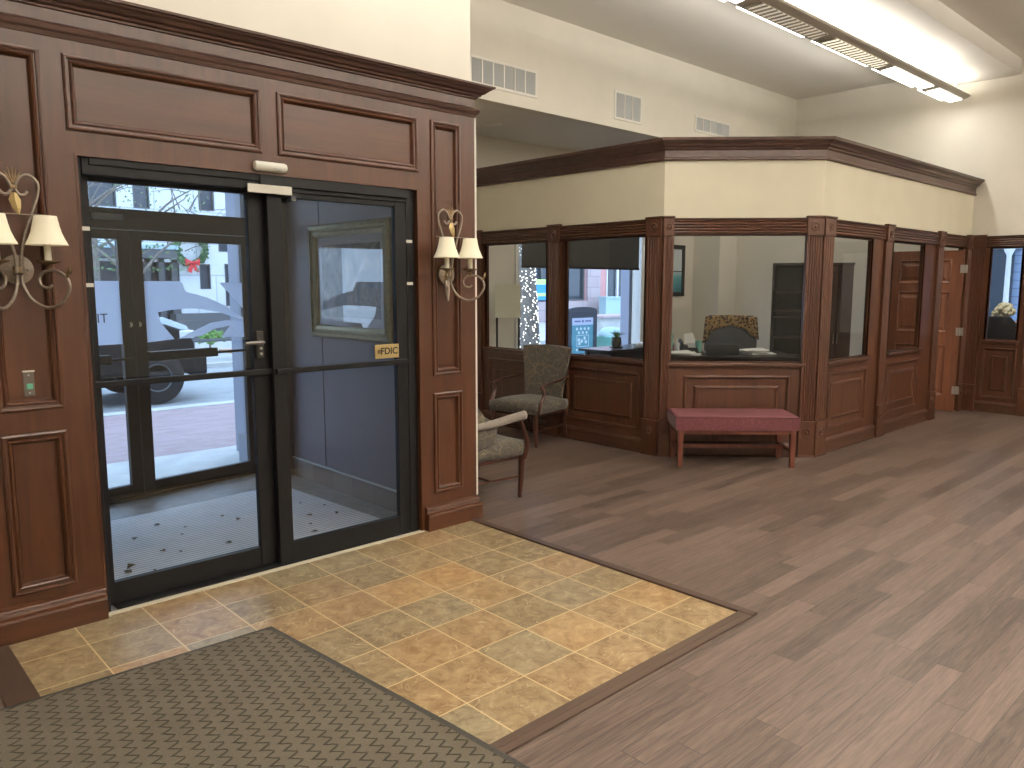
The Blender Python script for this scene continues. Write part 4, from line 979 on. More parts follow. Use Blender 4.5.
t = thing('succulent', 'small green succulent on the desk behind the teal bottle', 'plant', on_desk(-.53, .30)); q.build('foliage', 'green', t, loc=(0, 0, .10)); MB().lathe([(.001, 0), (.035, 0), (.045, .10), (.001, .10)], n=14).build('pot', 'blackp', t, smooth='auto')
# office chair with shawl
t = thing('office_chair', 'grey mesh office chair behind the papers on the desk', 'chair', (7.15, 1.42, 0), R(-148 + 180))
t.rotation_euler = (0, 0, R(31))
# local -X faces the camera
q = MB(); rg = []
for j in range(7):
    z = .62 + .59 * j / 6; half = .33 - .055 * max(0, (j - 3) / 3) ** 2
    rg.append([(-.0 + .06 * (2 * i / 8 - 1) ** 2, -half + 2 * half * i / 8, z) for i in range(9)] + [(.03 + .06 * (2 * i / 8 - 1) ** 2, -half + 2 * half * i / 8, z) for i in range(8, -1, -1)])
q.loft(rg); q.build('backrest', 'mesh', t, smooth='auto')
cushion(.25, .26, .44, .50, .02).build('seat', 'mesh', t, smooth=True, loc=(-.28, 0, 0))
MB().lathe([(.03, .08), (.03, .44)], (-.25, 0, 0), 12).build('gas_column', 'blackp', t)
for k in range(5):
    a = R(72 * k); MB().tube([(-.25, 0, .09), (-.25 + .30 * math.cos(a), .30 * math.sin(a), .06)], .018, 6, False).sphere((-.25 + .30 * math.cos(a), .30 * math.sin(a), .03), .029).build('base_spoke', 'blackp', t)
for sy in (-1, 1):
    MB().tube([(-.20, sy * .25, .46), (-.20, sy * .31, .50), (-.20, sy * .31, .68), (-.10, sy * .31, .70), (-.40, sy * .31, .70)], .016, 6, False).build('arm', 'blackp', t)
q = MB(); rg = []
for j in range(9):       # shawl draped over the top of the back
    row = []
    for i in range(15):
        c_ = 2 * i / 14 - 1; half = .345 - .03 * (1 - j / 8)
        zt = 1.225 - .012 * c_ ** 4 + .004 * math.sin(i * 2)
        drop = .15 + .13 * abs(c_) ** 1.6 + (.10 if c_ > .8 else 0) + (.04 if c_ < -.6 else 0)
        k = j / 8
        if k < .2: row.append((.05 + .06 * c_ * c_, half * c_, zt - .10 * (1 - k / .2)))
        else: row.append((-.018 - .012 * math.sin(i * 1.3 + j) + .06 * c_ * c_, half * c_ * (1 + .03 * k), zt - drop * (k - .2) / .8))
    rg.append(row)
q.loft(rg, cap=False, closed=False); o = q.build('draped_shawl', 'leo', smooth=True); o.location = (7.15, 1.42, 0); o.rotation_euler = (0, 0, R(31))
md = o.modifiers.new('thick', 'SOLIDIFY'); md.thickness = .008
tag(o, 'brown and gold patterned shawl draped over the office chair back', 'shawl')
# bookcases (local +Y faces away, -Y = front)
t = thing('bookcase', 'dark open bookcase behind the office chair', 'bookcase', (7.24, .66, 0), R(-66))
hw, hd, H = .20, .15, 1.84
for sx in (-1, 1): MB().box(sx * hw - .012, sx * hw + .012, -hd, hd, 0, H).build('side_panel', 'case', t)
MB().box(-hw, hw, hd - .012, hd, 0, H).build('back_panel', 'case', t); MB().box(-hw - .012, hw + .012, -hd - .01, hd, H, H + .025).build('top', 'case', t)
for z in (.08, .42, .72, .95, 1.20, 1.28, 1.50): MB().box(-hw + .012, hw - .012, -hd + .005, hd - .012, z, z + .022).build('shelf', 'case2', t)
t = thing('storage_cabinet', 'tall dark cabinet beside the open bookcase', 'cabinet', (7.56, .24, 0), R(-62))
MB().box(-.17, .17, -.15, .15, 0, 1.84).build('body', 'case', t); MB().box(-.18, .18, -.17, .155, 1.84, 1.865).build('top', 'case2', t)
for sx in (-1, 1):
    d = MB().box(sx * .085 - .08, sx * .085 + .08, -.168, -.15, .06, 1.82).build('door', 'case2', t, bevel=.003); MB().box(sx * .02 - .005, sx * .02 + .005, -.19, -.168, .9, 1.02).build('handle', 'steel', d)
# window desk with plant and monitor
t = thing('side_table', 'dark narrow table under the street window', 'table', (6.5, 2.55, 0))
MB().box(-.72, .72, -.24, .28, .745, .775).build('table_top', 'desk', t, bevel=.003); MB().box(-.58, .66, -.20, .24, .62, .745).build('drawer_box', 'desk', t)
for sx in (-.62, .62):
    for sy in (-.18, .22): MB().box(sx - .02, sx + .02, sy - .02, sy + .02, 0, .745).build('leg', 'desk', t)
t = thing('potted_plant', 'small spiky plant in an olive pot on the window table', 'plant', (6.25, 2.58, .775))
MB().lathe([(.001, 0), (.085, 0), (.092, .008), (.085, .014), (.001, .014)], n=20).build('saucer', 'blackp', t)
MB().lathe([(.001, .012), (.055, .012), (.070, .05), (.066, .10), (.060, .13), (.066, .14), (.055, .14), (.001, .13)], n=20).build('pot', 'pot', t, smooth='auto')
random.seed(3)
for k in range(12):
    a = k * 2.4; r_ = .04 + .03 * (k % 3); h = .10 - .02 * (k % 3)
    q = MB(); q.tube([(0, 0, .13), (r_ * .6 * math.cos(a), r_ * .6 * math.sin(a), .13 + h * .7), (r_ * 1.3 * math.cos(a), r_ * 1.3 * math.sin(a), .13 + h)], lambda s_: .012 * (1 - .85 * s_), 6); q.build('leaf', 'green', t)
t = thing('monitor', 'black monitor seen edge-on beside the corner post', 'monitor', (6.92, 2.55, .775), R(38))
MB().box(-.25, .25, -.02, .02, .08, .43).build('screen', 'blackp', t, bevel=.005); MB().box(-.03, .03, -.01, .03, .01, .12).build('neck', 'blackp', t); MB().box(-.11, .11, -.08, .09, 0, .012).build('foot', 'blackp', t, bevel=.003)
t.rotation_euler = (0, 0, R(53 - 8))
paper_stack('crumpled_papers', 0, 0, 6, 'pale papers on the window table beside the monitor', (.20, .15), seed=9, base=(6.68, 2.48, .775))
# floor lamp with two black posts and boxy shade
t = thing('floor_lamp', 'floor lamp with square cream shade and black posts by the beige wall', 'lamp', (4.45, 2.76, 0), R(-43))
q = MB(); q.loft([[(x * .15, y * .07, z) for x, y in ((-1, -1), (1, -1), (1, 1), (-1, 1))] for z in (1.22, 1.61)], cap=False); o = q.build('lamp_shade', plain('cream_lamp_shade', (.72, .70, .55), .8), t)
md = o.modifiers.new('thick', 'SOLIDIFY'); md.thickness = .004
for sx in (-1, 1): MB().box(sx * .13 - .012, sx * .13 + .012, -.012, .012, 0, 1.25).build('post', 'black', t)
MB().box(-.16, .16, -.10, .10, 0, .02).build('base', 'black', t); MB().box(-.13, .13, -.01, .01, 1.30, 1.32).build('cross_bar', 'black', t)
# poster
t = thing('framed_poster', 'black framed teal and white seascape on the beige office wall', 'picture', (0, 0, 0))
FPo = frame((7.86, YW, 0), (1, 0, 0), (0, -1, 0))
q = MB(); rings(q, FPo, 0, .64, 1.43, 2.21, [(0, 0), (0, .025), (.06, .025), (.065, .008)], fill=False); q.build('frame', 'black', t)
def sea():
    m, nt, b = mat_new('seascape'); tc = N(nt, 'ShaderNodeTexCoord'); sp = N(nt, 'ShaderNodeSeparateXYZ'); nt.links.new(tc.outputs['Object'], sp.inputs[0])
    cr = N(nt, 'ShaderNodeValToRGB'); e = cr.color_ramp.elements; e[0].position = .05; e[0].color = (.03, .16, .19, 1); e[1].position = .95; e[1].color = (.55, .60, .62, 1)
    k = e.new(.35); k.color = (.12, .38, .42, 1); k = e.new(.5); k.color = (.62, .68, .70, 1)
    mr = N(nt, 'ShaderNodeMapRange'); mr.inputs[1].default_value = 1.49; mr.inputs[2].default_value = 2.15; nt.links.new(sp.outputs[2], mr.inputs[0]); nt.links.new(mr.outputs[0], cr.inputs[0]); nt.links.new(cr.outputs[0], b.inputs['Base Color']); return m
MB().fbox(FPo, .06, .58, .004, .008, 1.49, 2.15).build('print', sea(), t); MB().fbox(FPo, .06, .58, .008, .012, 1.80, 1.815).build('dark_band', 'black', t)

# ================================================================== ROOM BEYOND THE FAR WALL
struct('wall_far_room', MB().box(12.9, 13, -2.6, -2.2, 0, 3.4).box(12.9, 13, .6, 3.2, 0, 3.4).box(12.9, 13, -2.2, .6, 0, .5).box(12.9, 13, -2.2, .6, 2.6, 3.4), 'wall', 'wall of the room behind the narrow window')
struct('wall_far_room_side', MB().box(9.37, 13, -2.7, -2.6, 0, 3.4), 'wall')
struct('ceiling', MB().box(9.37, 13, -2.7, 1.86, 3.34, 3.44), 'ceil', 'ceiling of the far room')
wf = MB().box(12.88, 13.02, -2.2, -2.14, .5, 2.6).box(12.88, 13.02, .54, .6, .5, 2.6).box(12.88, 13.02, -2.2, .6, .5, .56).box(12.88, 13.02, -2.2, .6, 2.54, 2.6)
wf_ = struct('window_11', wf, 'winw', 'window of the far room'); MB().box(12.95, 12.956, -2.2, .6, .5, 2.6).build('pane', 'glass', wf_)
Mt['siding'] = brick_mat('blue_siding', (.22, .29, .42), (.24, .31, .45), (.14, .18, .27), 1.0, bw=30, rh=.17, ms=.012, axes='yz')
t = thing('clapboard_house', 'blue clapboard house front seen through the narrow far window', 'building', (0, 0, 0))
MB().box(17, 17.4, -5, 8, -.05, 7).build('siding', 'siding', t)
MB().box(16.93, 17.0, .78, 1.45, .2, 2.35).build('window', 'owin', t); MB().box(16.90, 17.0, .6, 1.6, 2.35, 2.5).build('lintel', 'winw', t)
q = MB(); q.lathe([(.08, 0), (.06, .1), (.045, 2.2), (.10, 2.32), (.10, 2.4)], (16.6, .78, 0), 14); q.build('porch_column', 'winw', t, smooth='auto')
t = thing('added_ceiling_lamp', 'round lamp added to brighten the far room', 'ceiling light', (9.95, -.9, 3.34))  # lamp added to light the blond hair in the dim far room
MB().lathe([(.001, -.07), (.14, -.06), (.18, -.02), (.18, 0), (.001, 0)], n=24).build('diffuser', 'lens', t, smooth='auto')
ld = bpy.data.lights.new('added_lamp_light', 'POINT'); ld.energy = 60; ld.shadow_soft_size = .15; ld.color = WARM
lo = bpy.data.objects.new('added_lamp_light', ld); COL.objects.link(lo); lo.location = (0, 0, -.16); lo.parent = t
# person seated in a black chair
hp = Vector((10.62, -.70, 0))
t = thing('task_chair', 'black high-back desk chair behind the narrow far window', 'chair', (hp.x - .16, hp.y, 0), 0)
q = MB(); rg = []
for j in range(7):
    z = .55 + .62 * j / 6; half = .29 * math.sqrt(max(.15, 1 - (j / 6.4) ** 5))
    rg.append([(-.0 + .05 * (2 * i / 8 - 1) ** 2, -half + 2 * half * i / 8, z) for i in range(9)] + [(.07 + .05 * (2 * i / 8 - 1) ** 2, -half + 2 * half * i / 8, z) for i in range(8, -1, -1)])
q.loft(rg); q.build('backrest', 'cloth', t, smooth='auto', bevel=.015)
cushion(.25, .25, .42, .49, .02).build('seat', 'cloth', t, smooth=True, loc=(.30, 0, 0))
MB().lathe([(.03, .06), (.03, .43)], (.28, 0, 0), 12).build('gas_column', 'blackp', t)
for k in range(5):
    a = R(72 * k + 10); MB().tube([(.28, 0, .08), (.28 + .28 * math.cos(a), .28 * math.sin(a), .045)], .018, 6, False).sphere((.28 + .28 * math.cos(a), .28 * math.sin(a), .028), .027).build('base_spoke', 'blackp', t)
MB().tube([(.0, .29, .70), (.02, .40, .72), (.3, .40, .72)], .014, 6, False).build('arm', 'vent', t)
def person(loc, rz):
    me = bpy.data.meshes.new('person'); b = bmesh.new()
    J = dict(pel=(0, 0, .56), waist=(-.02, 0, .70), chest=(-.03, 0, .86), neck0=(-.02, 0, 1.0), neck=(0, 0, 1.05), head=(.02, 0, 1.12), crown=(.02, 0, 1.20))
    rad = dict(pel=.15, waist=.13, chest=.145, neck0=.08, neck=.05, head=.085, crown=.07)
    for s, n_ in ((1, 'l'), (-1, 'r')):
        J.update({'hip' + n_: (.04, s * .10, .54), 'knee' + n_: (.46, s * .12, .56), 'ank' + n_: (.46, s * .12, .10), 'toe' + n_: (.62, s * .12, .05),
                  'sh' + n_: (-.03, s * .18, .96), 'el' + n_: (.06, s * .23, .72), 'wr' + n_: (.30, s * .14, .74), 'pa' + n_: (.37, s * .12, .745)})
        rad.update({'hip' + n_: .095, 'knee' + n_: .06, 'ank' + n_: .042, 'toe' + n_: .035, 'sh' + n_: .065, 'el' + n_: .042, 'wr' + n_: .028, 'pa' + n_: .03})
    E_ = [('pel', 'waist'), ('waist', 'chest'), ('chest', 'neck0'), ('neck0', 'neck'), ('neck', 'head'), ('head', 'crown')]
    for n_, s in (('l', 1), ('r', -1)):
        E_ += [('pel', 'hip' + n_), ('hip' + n_, 'knee' + n_), ('knee' + n_, 'ank' + n_), ('ank' + n_, 'toe' + n_), ('chest', 'sh' + n_), ('sh' + n_, 'el' + n_), ('el' + n_, 'wr' + n_), ('wr' + n_, 'pa' + n_)]
        for k in range(5):
            nm = 'f%d%s' % (k, n_)
            J[nm] = (.37 + (.05, .085, .095, .088, .07)[k], s * (.12 + (-.05, -.028, -.008, .012, .03)[k]), .735); rad[nm] = .009; E_.append(('pa' + n_, nm))
    V = {k: b.verts.new(p) for k, p in J.items()}
    for a_, c_ in E_: b.edges.new((V[a_], V[c_]))
    keys = list(J); b.to_mesh(me); b.free()
    o = bpy.data.objects.new('person', me); COL.objects.link(o)
    sk = o.modifiers.new('skin', 'SKIN'); sk.use_smooth_shade = True
    for i, k in enumerate(keys):
        d = me.skin_vertices[0].data[i]; d.radius = (rad[k], rad[k]); d.use_root = (k == 'pel')
    o.modifiers.new('round', 'SUBSURF').render_levels = 2
    me.materials.append(Mt['skin']); o.location = loc; o.rotation_euler = (0, 0, rz)
    tag(o, 'person with curly blond hair in dark clothes seated behind the narrow far window', 'person')
    # hair: curly mass
    random.seed(11); h = MB(); h.sphere((.0, 0, 1.165), .105, (1, 1.08, .9), 14)
    for k in range(60):
        a, e = random.uniform(0, 6.28), random.uniform(-.5, 1.4)
        h.sphere((.0 + .10 * math.cos(a) * math.cos(e) - .01, .115 * math.sin(a) * math.cos(e), 1.15 + .10 * math.sin(e)), random.uniform(.020, .032), n=8)
    for k in range(14): h.sphere((-.05 + random.uniform(-.03, .03), random.uniform(.02, .15), 1.10 + random.uniform(-.03, .05)), .024, n=8)
    h.build('hair', 'hair', o, smooth=True)
    # jacket over the torso
    j_ = MB(); rg = []
    for z, a, c_ in ((.52, .15, .19), (.62, .145, .18), (.75, .15, .185), (.88, .155, .21), (.97, .13, .20), (1.02, .08, .10)):
        rg.append([(-.02 + a * math.cos(2 * math.pi * k / 20), c_ * math.sin(2 * math.pi * k / 20), z) for k in range(20)])
    j_.loft(rg); j_.build('jacket', 'cloth', o, smooth=True)
    # face features
    f_ = MB(); f_.sphere((.105, 0, 1.125), .014, (1, .8, 1.2), 8); f_.sphere((.09, .035, 1.145), .010, n=8); f_.sphere((.09, -.035, 1.145), .010, n=8); f_.build('facial_features', 'skin', o, smooth=True)
person((hp.x + .14, hp.y - .03, .085), 0)

# ================================================================== STREET
struct('ground_walk', MB().box(-12, 1.3, 2.32, 3.55, -.06, -.012).box(1.3, 40, 3.26, 3.55, -.06, -.012), 'conc', 'concrete strip outside the doors')
struct('ground_pavers', MB().box(-12, 40, 3.55, 6.35, -.06, -.014), 'pave', 'rose brick pavement')
struct('ground_kerb', MB().box(-12, 40, 6.35, 6.6, -.10, -.008), 'conc')
struct('ground_road', MB().box(-12, 60, 6.6, 12.0, -.2, -.12), 'road')
struct('ground_far_walk', MB().box(-12, 60, 12.0, 20.2, -.2, -.02), 'conc')
struct('ground_right', MB().box(13.02, 60, -8, 3.3, -.2, -.02), 'conc')
struct('wall_street_cladding', MB().box(1.3, PX1, 2.42, 3.25, 0, 2.9), plain('blue_grey_cladding', (.20, .225, .28), .6))
struct('trim_28', MB().box(1.17, 1.33, 2.45, 2.75, .26, 3.2).box(1.13, 1.36, 2.43, 2.80, 0, .26), plain('blue_grey_pilaster', (.17, .185, .22), .6), 'grey blue exterior pilaster outside the outer doors')
# limestone building
t = thing('limestone_building', 'white stone-panelled building across the street with a wreath', 'building', (0, 0, 0))
wins = [(7.55, 7.88, 1.48, 2.24), (8.17, 8.70, 2.63, 2.99), (8.33, 8.95, .95, 2.26), (4.6, 5.3, 3.8, 5.2), (5.75, 6.2, 3.8, 5.2), (7.62, 8.1, 3.85, 5.2), (8.55, 9.6, 3.9, 5.2), (9.9, 10.6, .9, 2.3), (11.4, 12.2, .9, 2.3), (9.9, 10.6, 3.3, 5), (11.4, 12.2, 3.3, 5), (1.5, 3.6, 3.6, 5.2)]
FB_ = frame((0, 20, 0), (1, 0, 0), (0, -1, 0))
q = MB(); holed(q, FB_, -10, 17.0, -.02, 9, wins + [(4.0, 6.95, .02, 2.28)], -.3, 0); q.build('wall', 'stone', t)
for wn_ in wins:
    f = MB(); rings(f, FB_, wn_[0], wn_[1], wn_[2], wn_[3], [(0, .01), (.03, .01), (.03, -.08)], fill=False); f_ = f.build('window', 'oframe', t)
    MB().fbox(FB_, wn_[0], wn_[1], -.09, -.08, wn_[2], wn_[3]).build('pane', 'owin', f_)
MB().fbox(FB_, 4.0, 6.95, -.30, -.25, 0, 2.3).build('shopfront', 'owin', t)
MB().fbox(FB_, 3.0, 6.48, 0, 1.2, 2.36, 2.60).build('canopy', 'canopy', t); MB().fbox(FB_, 3.0, 6.5, -.0, 1.25, 2.60, 2.72).build('canopy_fascia', 'aqua', t)
for x in (5.95, 6.35, 6.72): MB().fbox(FB_, x, x + .17, -.2, 0, 0, 2.36).build('canopy_post', 'canopy', t)
MB().fbox(FB_, 6.6, 9.1, 0, .5, -.02, .75).build('planter_wall', 'canopy', t)
MB().fbox(FB_, 4.0, 5.9, -.5, -.4, 1.5, 2.3).build('sign_panel', 'oframe', t)
text_mesh('K', .42, 'lettering', 'winw', upright(FB_(8.62, .02, 1.88), (1, 0, 0), (0, -1, 0)), t, .01)
MB().fbox(FB_, 8.46, 8.80, .0, .05, 1.28, 1.50).build('blue_sign', plain('blue_sign_paint', (.03, .16, .60), .5), t)
t = thing('wreath', 'green Christmas wreath with red bow on the white stone building', 'wreath', (7.25, 19.86, 2.70))
q = MB(); random.seed(2)
for k in range(150):
    a = random.uniform(0, 6.28); r_ = .44 + random.uniform(-.08, .08); q.sphere((r_ * math.cos(a), random.uniform(-.08, .02), r_ * math.sin(a)), random.uniform(.04, .08), n=6)
q.build('greenery', 'wreath', t)
q = MB(); q.loft([[(-.22, -.12, -.30), (-.22, -.12, -.52), (-.18, -.16, -.42)], [(0, -.16, -.40), (0, -.16, -.46), (0, -.2, -.43)], [(.22, -.12, -.30), (.22, -.12, -.52), (.18, -.16, -.42)]]); q.prism([(-.04, -.14, -.42), (.04, -.14, -.42), (.20, -.14, -.72), (.06, -.14, -.68)], (0, .03, 0)); q.prism([(-.04, -.14, -.42), (.04, -.14, -.42), (-.04, -.14, -.74), (-.18, -.14, -.68)], (0, .03, 0)); q.build('bow', 'bow', t)
# rose building
t = thing('brick_building', 'rose brick building across the street seen through the office window', 'building', (0, 0, 0))
q = MB(); wr = [(21.0, 25.2, .9, 2.9), (26.75, 29.3, .15, 2.9), (31, 34, .9, 2.9)]
holed(q, FB_, 17.0, 25.4, -.02, 8, wr, -.3, 0); holed(q, FB_, 25.4, 45, -.02, 8, wr, -.3, 0); q.build('wall', 'redb', t)
MB().fbox(FB_, 25.3, 26.2, 0, .12, -.02, 8).build('stone_pier', 'palestone', t); MB().fbox(FB_, 17, 25.3, 0, .10, -.02, .88).build('stone_base', 'palestone', t)
for wn_ in wr:
    f = MB(); rings(f, FB_, wn_[0], wn_[1], wn_[2], wn_[3], [(0, .02), (.08, .02), (.08, -.1)], fill=False)
    for k in (1, 2): xm = wn_[0] + (wn_[1] - wn_[0]) * k / 3; f.fbox(FB_, xm - .05, xm + .05, -.08, .02, wn_[2], wn_[3])
    f_ = f.build('window', 'winw' if wn_[0] == 26.75 else 'oframe', t); MB().fbox(FB_, wn_[0], wn_[1], -.12, -.10, wn_[2], wn_[3]).build('pane', 'owin', f_)
MB().fbox(FB_, 21.9, 22.9, .12, .16, .95, 1.85).build('banner_panel', plain('banner_blue', (.03, .30, .75), .5), t); MB().fbox(FB_, 21.9, 22.9, .16, .17, 1.62, 1.85).build('banner_stripe', plain('banner_lime', (.55, .75, .25), .5), t); MB().fbox(FB_, 21.9, 22.9, .16, .17, 1.12, 1.26).build('banner_stripe', plain('banner_lime_two', (.55, .75, .25), .5), t)
tag(MB().box(25.45, 26.75, 18.9, 19.3, -.02, 1.02).box(25.40, 26.80, 18.85, 19.35, 1.0, 1.08).build('utility_cabinet', 'aqua'), 'pale grey utility box against the rose building', 'utility box')
t = thing('stone_planter', 'grey stone planter box on the far pavement', 'planter', (0, 0, 0))
MB().box(18.2, 20.1, 12.9, 13.8, -.02, .50).build('box', 'conc', t); MB().box(18.1, 20.2, 12.8, 13.9, .50, .58).build('rim', 'palestone', t)
t = thing('litter_bin', 'turquoise street bin with pale domed lid behind the curb sign', 'bin', (11.35, 6.9, -.02))
MB().loft([[(x * .20, y * .2, 0) for x, y in ((-1, -1), (1, -1), (1, 1), (-1, 1))], [(x * .30, y * .26, .52) for x, y in ((-1, -1), (1, -1), (1, 1), (-1, 1))]]).build('body', 'teal', t, bevel=.02)
MB().lathe([(.30, .52), (.30, .56), (.20, .68), (.001, .72)], n=20).build('lid', 'aqua', t, smooth='auto')
# curb sign
t = thing('curb_sign', 'arched dark sidewalk sign with a blue poster outside the office window', 'sign', (10.48, 7.0, -.015), R(0))
def arch(hw, z0, z1, rise, y0, y1, mb):
    pts = [(-hw, z0)] + [(hw, z0)] + [(hw, z1)] + [(hw * math.cos(math.pi * k / 12), z1 + rise * math.sin(math.pi * k / 12)) for k in range(1, 12)] + [(-hw, z1)]
    return mb.loft([[(x, y0, z) for x, z in pts], [(x, y1, z) for x, z in pts]])
arch(.47, .05, 1.08, .08, -.04, .04, MB()).build('frame', plain('slate_plastic', (.05, .055, .07), .5), t)
MB().box(-.33, .33, -.05, -.04, .18, .93).build('poster', plain('poster_teal', (.10, .30, .38), .5), t)
MB().box(-.33, .33, -.052, -.05, .78, .93).build('header', plain('poster_header', (.50, .55, .72), .5), t)
q = MB()
for r_, n_ in ((.70, 4), (.62, 3)):
    for k in range(n_): q.lathe([(.001, 0), (.032, 0), (.032, -.003), (.001, -.003)], (-.18 + .36 * (k + (0 if n_ == 4 else .5)) / 3, -.05, r_), 8, 'y')
for k in range(4): q.lathe([(.001, 0), (.03, 0), (.03, -.003), (.001, -.003)], (-.18 + .12 * k, -.05, .26), 8, 'y')
rings(q, frame((0, -.051, 0), (1, 0, 0), (0, -1, 0)), -.19, .19, .32, .57, [(0, 0), (0, .003), (.012, .003), (.012, 0)], fill=False)
for a_, b_2 in ((-.12, .47), (-.1, .39), (.06, .50), (.10, .42), (-.03, .44)): q.lathe([(.001, 0), (.04, 0), (.04, -.003), (.001, -.003)], (a_, -.05, b_2), 7, 'y')
q.build('white_icons', plain('icon_white', (.65, .75, .80), .5), t)
q = MB()
for x0, x1 in ((-.26, -.07), (.07, .26)): q.box(x0, x1, -.055, -.052, .845, .875)
q.lathe([(.02, 0), (.032, 0), (.032, -.003), (.02, -.003)], (0, -.052, .86), 6, 'y'); q.build('header_mark', plain('header_ink', (.12, .14, .30), .5), t)
for sx in (-1, 1): MB().box(sx * .42 - .03, sx * .42 + .03, -.25, .25, 0, .05).build('foot', 'blackp', t)
# lit tree trunk
t = thing('street_tree', 'tree trunk wrapped in white string lights outside the office window', 'tree', (9.84, 8.0, -.02))
q = MB(); q.tube([(.05, 0, 0), (.03, 0, .8), (-.02, 0, 1.6), (-.08, 0, 2.4), (-.1, 0, 3.2)], lambda k: .27 - .09 * k, 14)
for a, h in ((.6, 2.9), (2.2, 3.1), (3.9, 3.0), (5.3, 3.15)): q.tube([(-.1, 0, h), (-.1 + .6 * math.cos(a), .6 * math.sin(a), h + .8), (-.1 + 1.2 * math.cos(a), 1.2 * math.sin(a), h + 1.9)], lambda k: .10 - .07 * k, 8)
q.build('trunk', 'bark', t, smooth=True)
q = MB(); random.seed(8)
for k in range(560):
    z = .05 + 2.6 * k / 560; a = random.uniform(0, 6.28); kk = z / 3.2; r_ = .275 - .09 * kk
    q.sphere((.05 - .15 * kk + r_ * math.cos(a), r_ * math.sin(a), z), .0125, n=5)
o = q.build('string_lights', 'bulb', t); o['kind'] = 'stuff'
# parked truck (front toward +X)
t = thing('parked_truck', 'dark pickup with silver blue hood parked at the kerb', 'car', (0, 0, 0))
Y0, Y1 = 7.6, 9.4
side = [(-3.0, .42), (-3.0, 1.05), (-.6, 1.10), (-.5, 1.78), (.75, 1.80), (1.35, 1.22), (2.2, 1.14), (2.52, 1.02), (2.60, .86), (2.64, .42)]
MB().prism([(x, Y0, z - .1) for x, z in side if True], (0, Y1 - Y0, 0)).build('body', 'carblk', t, bevel=.05)
q = MB(); q.loft([[(1.30, Y0 + .02, 1.13), (1.30, Y1 - .02, 1.13), (1.30, Y1 - .1, 1.22), (1.30, Y0 + .1, 1.22)], [(2.2, Y0 + .02, 1.0), (2.2, Y1 - .02, 1.0), (2.2, Y1 - .15, 1.14), (2.2, Y0 + .12, 1.14)], [(2.56, Y0 + .08, .93), (2.56, Y1 - .08, .93), (2.56, Y1 - .2, 1.0), (2.56, Y0 + .2, 1.0)]]); q.build('hood', 'hood', t, smooth='auto')
MB().box(2.38, 2.60, Y0 - .01, Y0 + .22, .82, .94).build('headlight', 'lampg', t, bevel=.02); MB().box(2.38, 2.60, Y1 - .22, Y1 + .01, .82, .94).build('headlight', 'lampg', t, bevel=.02)
MB().box(2.50, 2.78, Y0 + .02, Y1 - .02, .28, .55).build('bumper', 'carblk', t, bevel=.03)
MB().prism([(-.42, Y0 - .005, 1.15), (-.38, Y0 - .005, 1.62), (.70, Y0 - .005, 1.64), (1.15, Y0 - .005, 1.17)], (0, .01, 0)).build('side_window', 'owin', t)
MB().box(1.05, 1.15, Y0 - .22, Y0, 1.10, 1.27).build('mirror', 'carblk', t, bevel=.02)
for x in (-2.1, 2.05):
    for y in (Y0 + .0, Y1 - .24):
        w_ = MB().lathe([(.20, .02), (.30, 0), (.375, .02), (.385, .12), (.375, .22), (.30, .24), (.20, .22)], (x, y - .02, .27), 28, 'y', cap=True).build('wheel', 'tyre', t, smooth='auto')
        r_ = MB().lathe([(.001, .05), (.05, .03), (.06, .06), (.18, .03), (.20, .0), (.21, .03), (.19, .1)], (x, y - .025, .27), 20, 'y', cap=False).build('rim', 'canopy', w_)
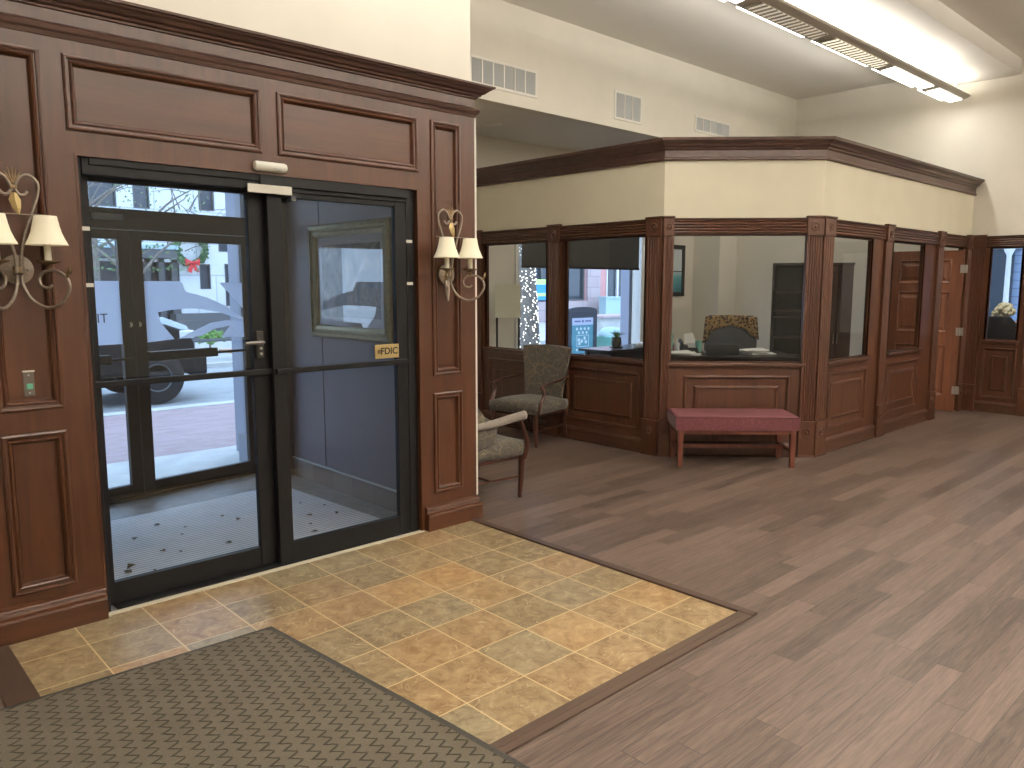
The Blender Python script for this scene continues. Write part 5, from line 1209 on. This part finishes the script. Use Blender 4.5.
# bench and shrub across the street, leaf bed, trees
t = thing('street_bench', 'dark metal bench on the far pavement beyond the pickup', 'bench', (0, 0, 0))
for z, y in ((.42, 12.5), (.42, 12.65), (.42, 12.8), (.65, 12.92), (.82, 12.95)): MB().box(4.3, 5.9, y - .05, y + .03, z - .02, z + .02).build('slat', 'canopy', t)
for x in (4.4, 5.8): MB().box(x - .03, x + .03, 12.45, 12.95, -.02, .40).build('leg', 'canopy', t)
t = thing('leaf_bed', 'patch of orange fallen leaves below the shrub', 'leaves', (0, 0, 0)); MB().box(5.9, 7.9, 13.4, 14.8, -.02, .03).build('leaves', plain('orange_leaves', (.42, .20, .12), .9, var=.6, scale=14), t)['kind'] = 'stuff'
t = thing('shrub', 'bright green shrub near the far bench', 'shrub', (5.45, 14.2, -.02)); random.seed(4); q = MB()
for k in range(60): q.sphere((random.gauss(0, .16), random.gauss(0, .15), .40 + random.gauss(0, .08)), random.uniform(.03, .06), n=6)
q.build('foliage', plain('bright_green', (.14, .28, .07), .8, var=.4, scale=12), t); MB().lathe([(.03, 0), (.02, .4)], n=8).build('stem', 'bark', t)
def street_tree(x, y, h, label, seed, leaves):
    random.seed(seed); t = thing('bare_tree', label, 'tree', (x, y, -.02), group='trees on the street')
    q = MB(); q.tube([(0, 0, 0), (.05, 0, h * .4), (0, .05, h * .6)], lambda k: .12 - .05 * k, 8)
    tips = []
    for k in range(7):
        a = k * .95 + random.random(); z0 = h * (.4 + .03 * k); e = (1.5 * math.cos(a), 1.0 * math.sin(a), z0 + random.uniform(.5, 1.6))
        q.tube([(0.02, 0, z0), (e[0] * .5, e[1] * .5, z0 + (e[2] - z0) * .65), e], lambda s_: .04 - .03 * s_, 6); tips.append(e)
        for m_ in range(5):
            b0 = Vector(e) * random.uniform(.55, 1); b0.z = z0 + (e[2] - z0) * random.uniform(.6, 1); d = Vector((random.uniform(-.8, .8), random.uniform(-.5, .5), random.uniform(-.1, .8)))
            q.tube([b0, b0 + d * .5 + Vector((0, 0, .06)), b0 + d], lambda s_: .014 - .009 * s_, 5)
    q.build('trunk_and_branches', 'bark', t)
    if leaves:
        q = MB()
        for k in range(500):
            e = random.choice(tips); p = Vector(e) * random.uniform(.6, 1.1) + Vector((random.gauss(0, .3), random.gauss(0, .3), random.gauss(0, .3))); p.z = max(p.z, h * .5); u = Vector((random.uniform(-1, 1), random.uniform(-1, 1), random.uniform(-1, 1))).normalized() * .05; v = Vector((random.uniform(-1, 1), random.uniform(-1, 1), random.uniform(-1, 1))).normalized() * .05
            q.quad(p, p + u, p + u + v, p + v)
        q.build('foliage', 'green', t)['kind'] = 'stuff'
street_tree(3.45, 13.2, 3.9, 'leafy street tree in front of the white building, seen in the transom', 21, True)
street_tree(3.9, 17.4, 6.2, 'tall leafy tree behind the first street tree', 31, True)
street_tree(7.4, 16.4, 5.2, 'bare street tree in front of the white building', 23, False)
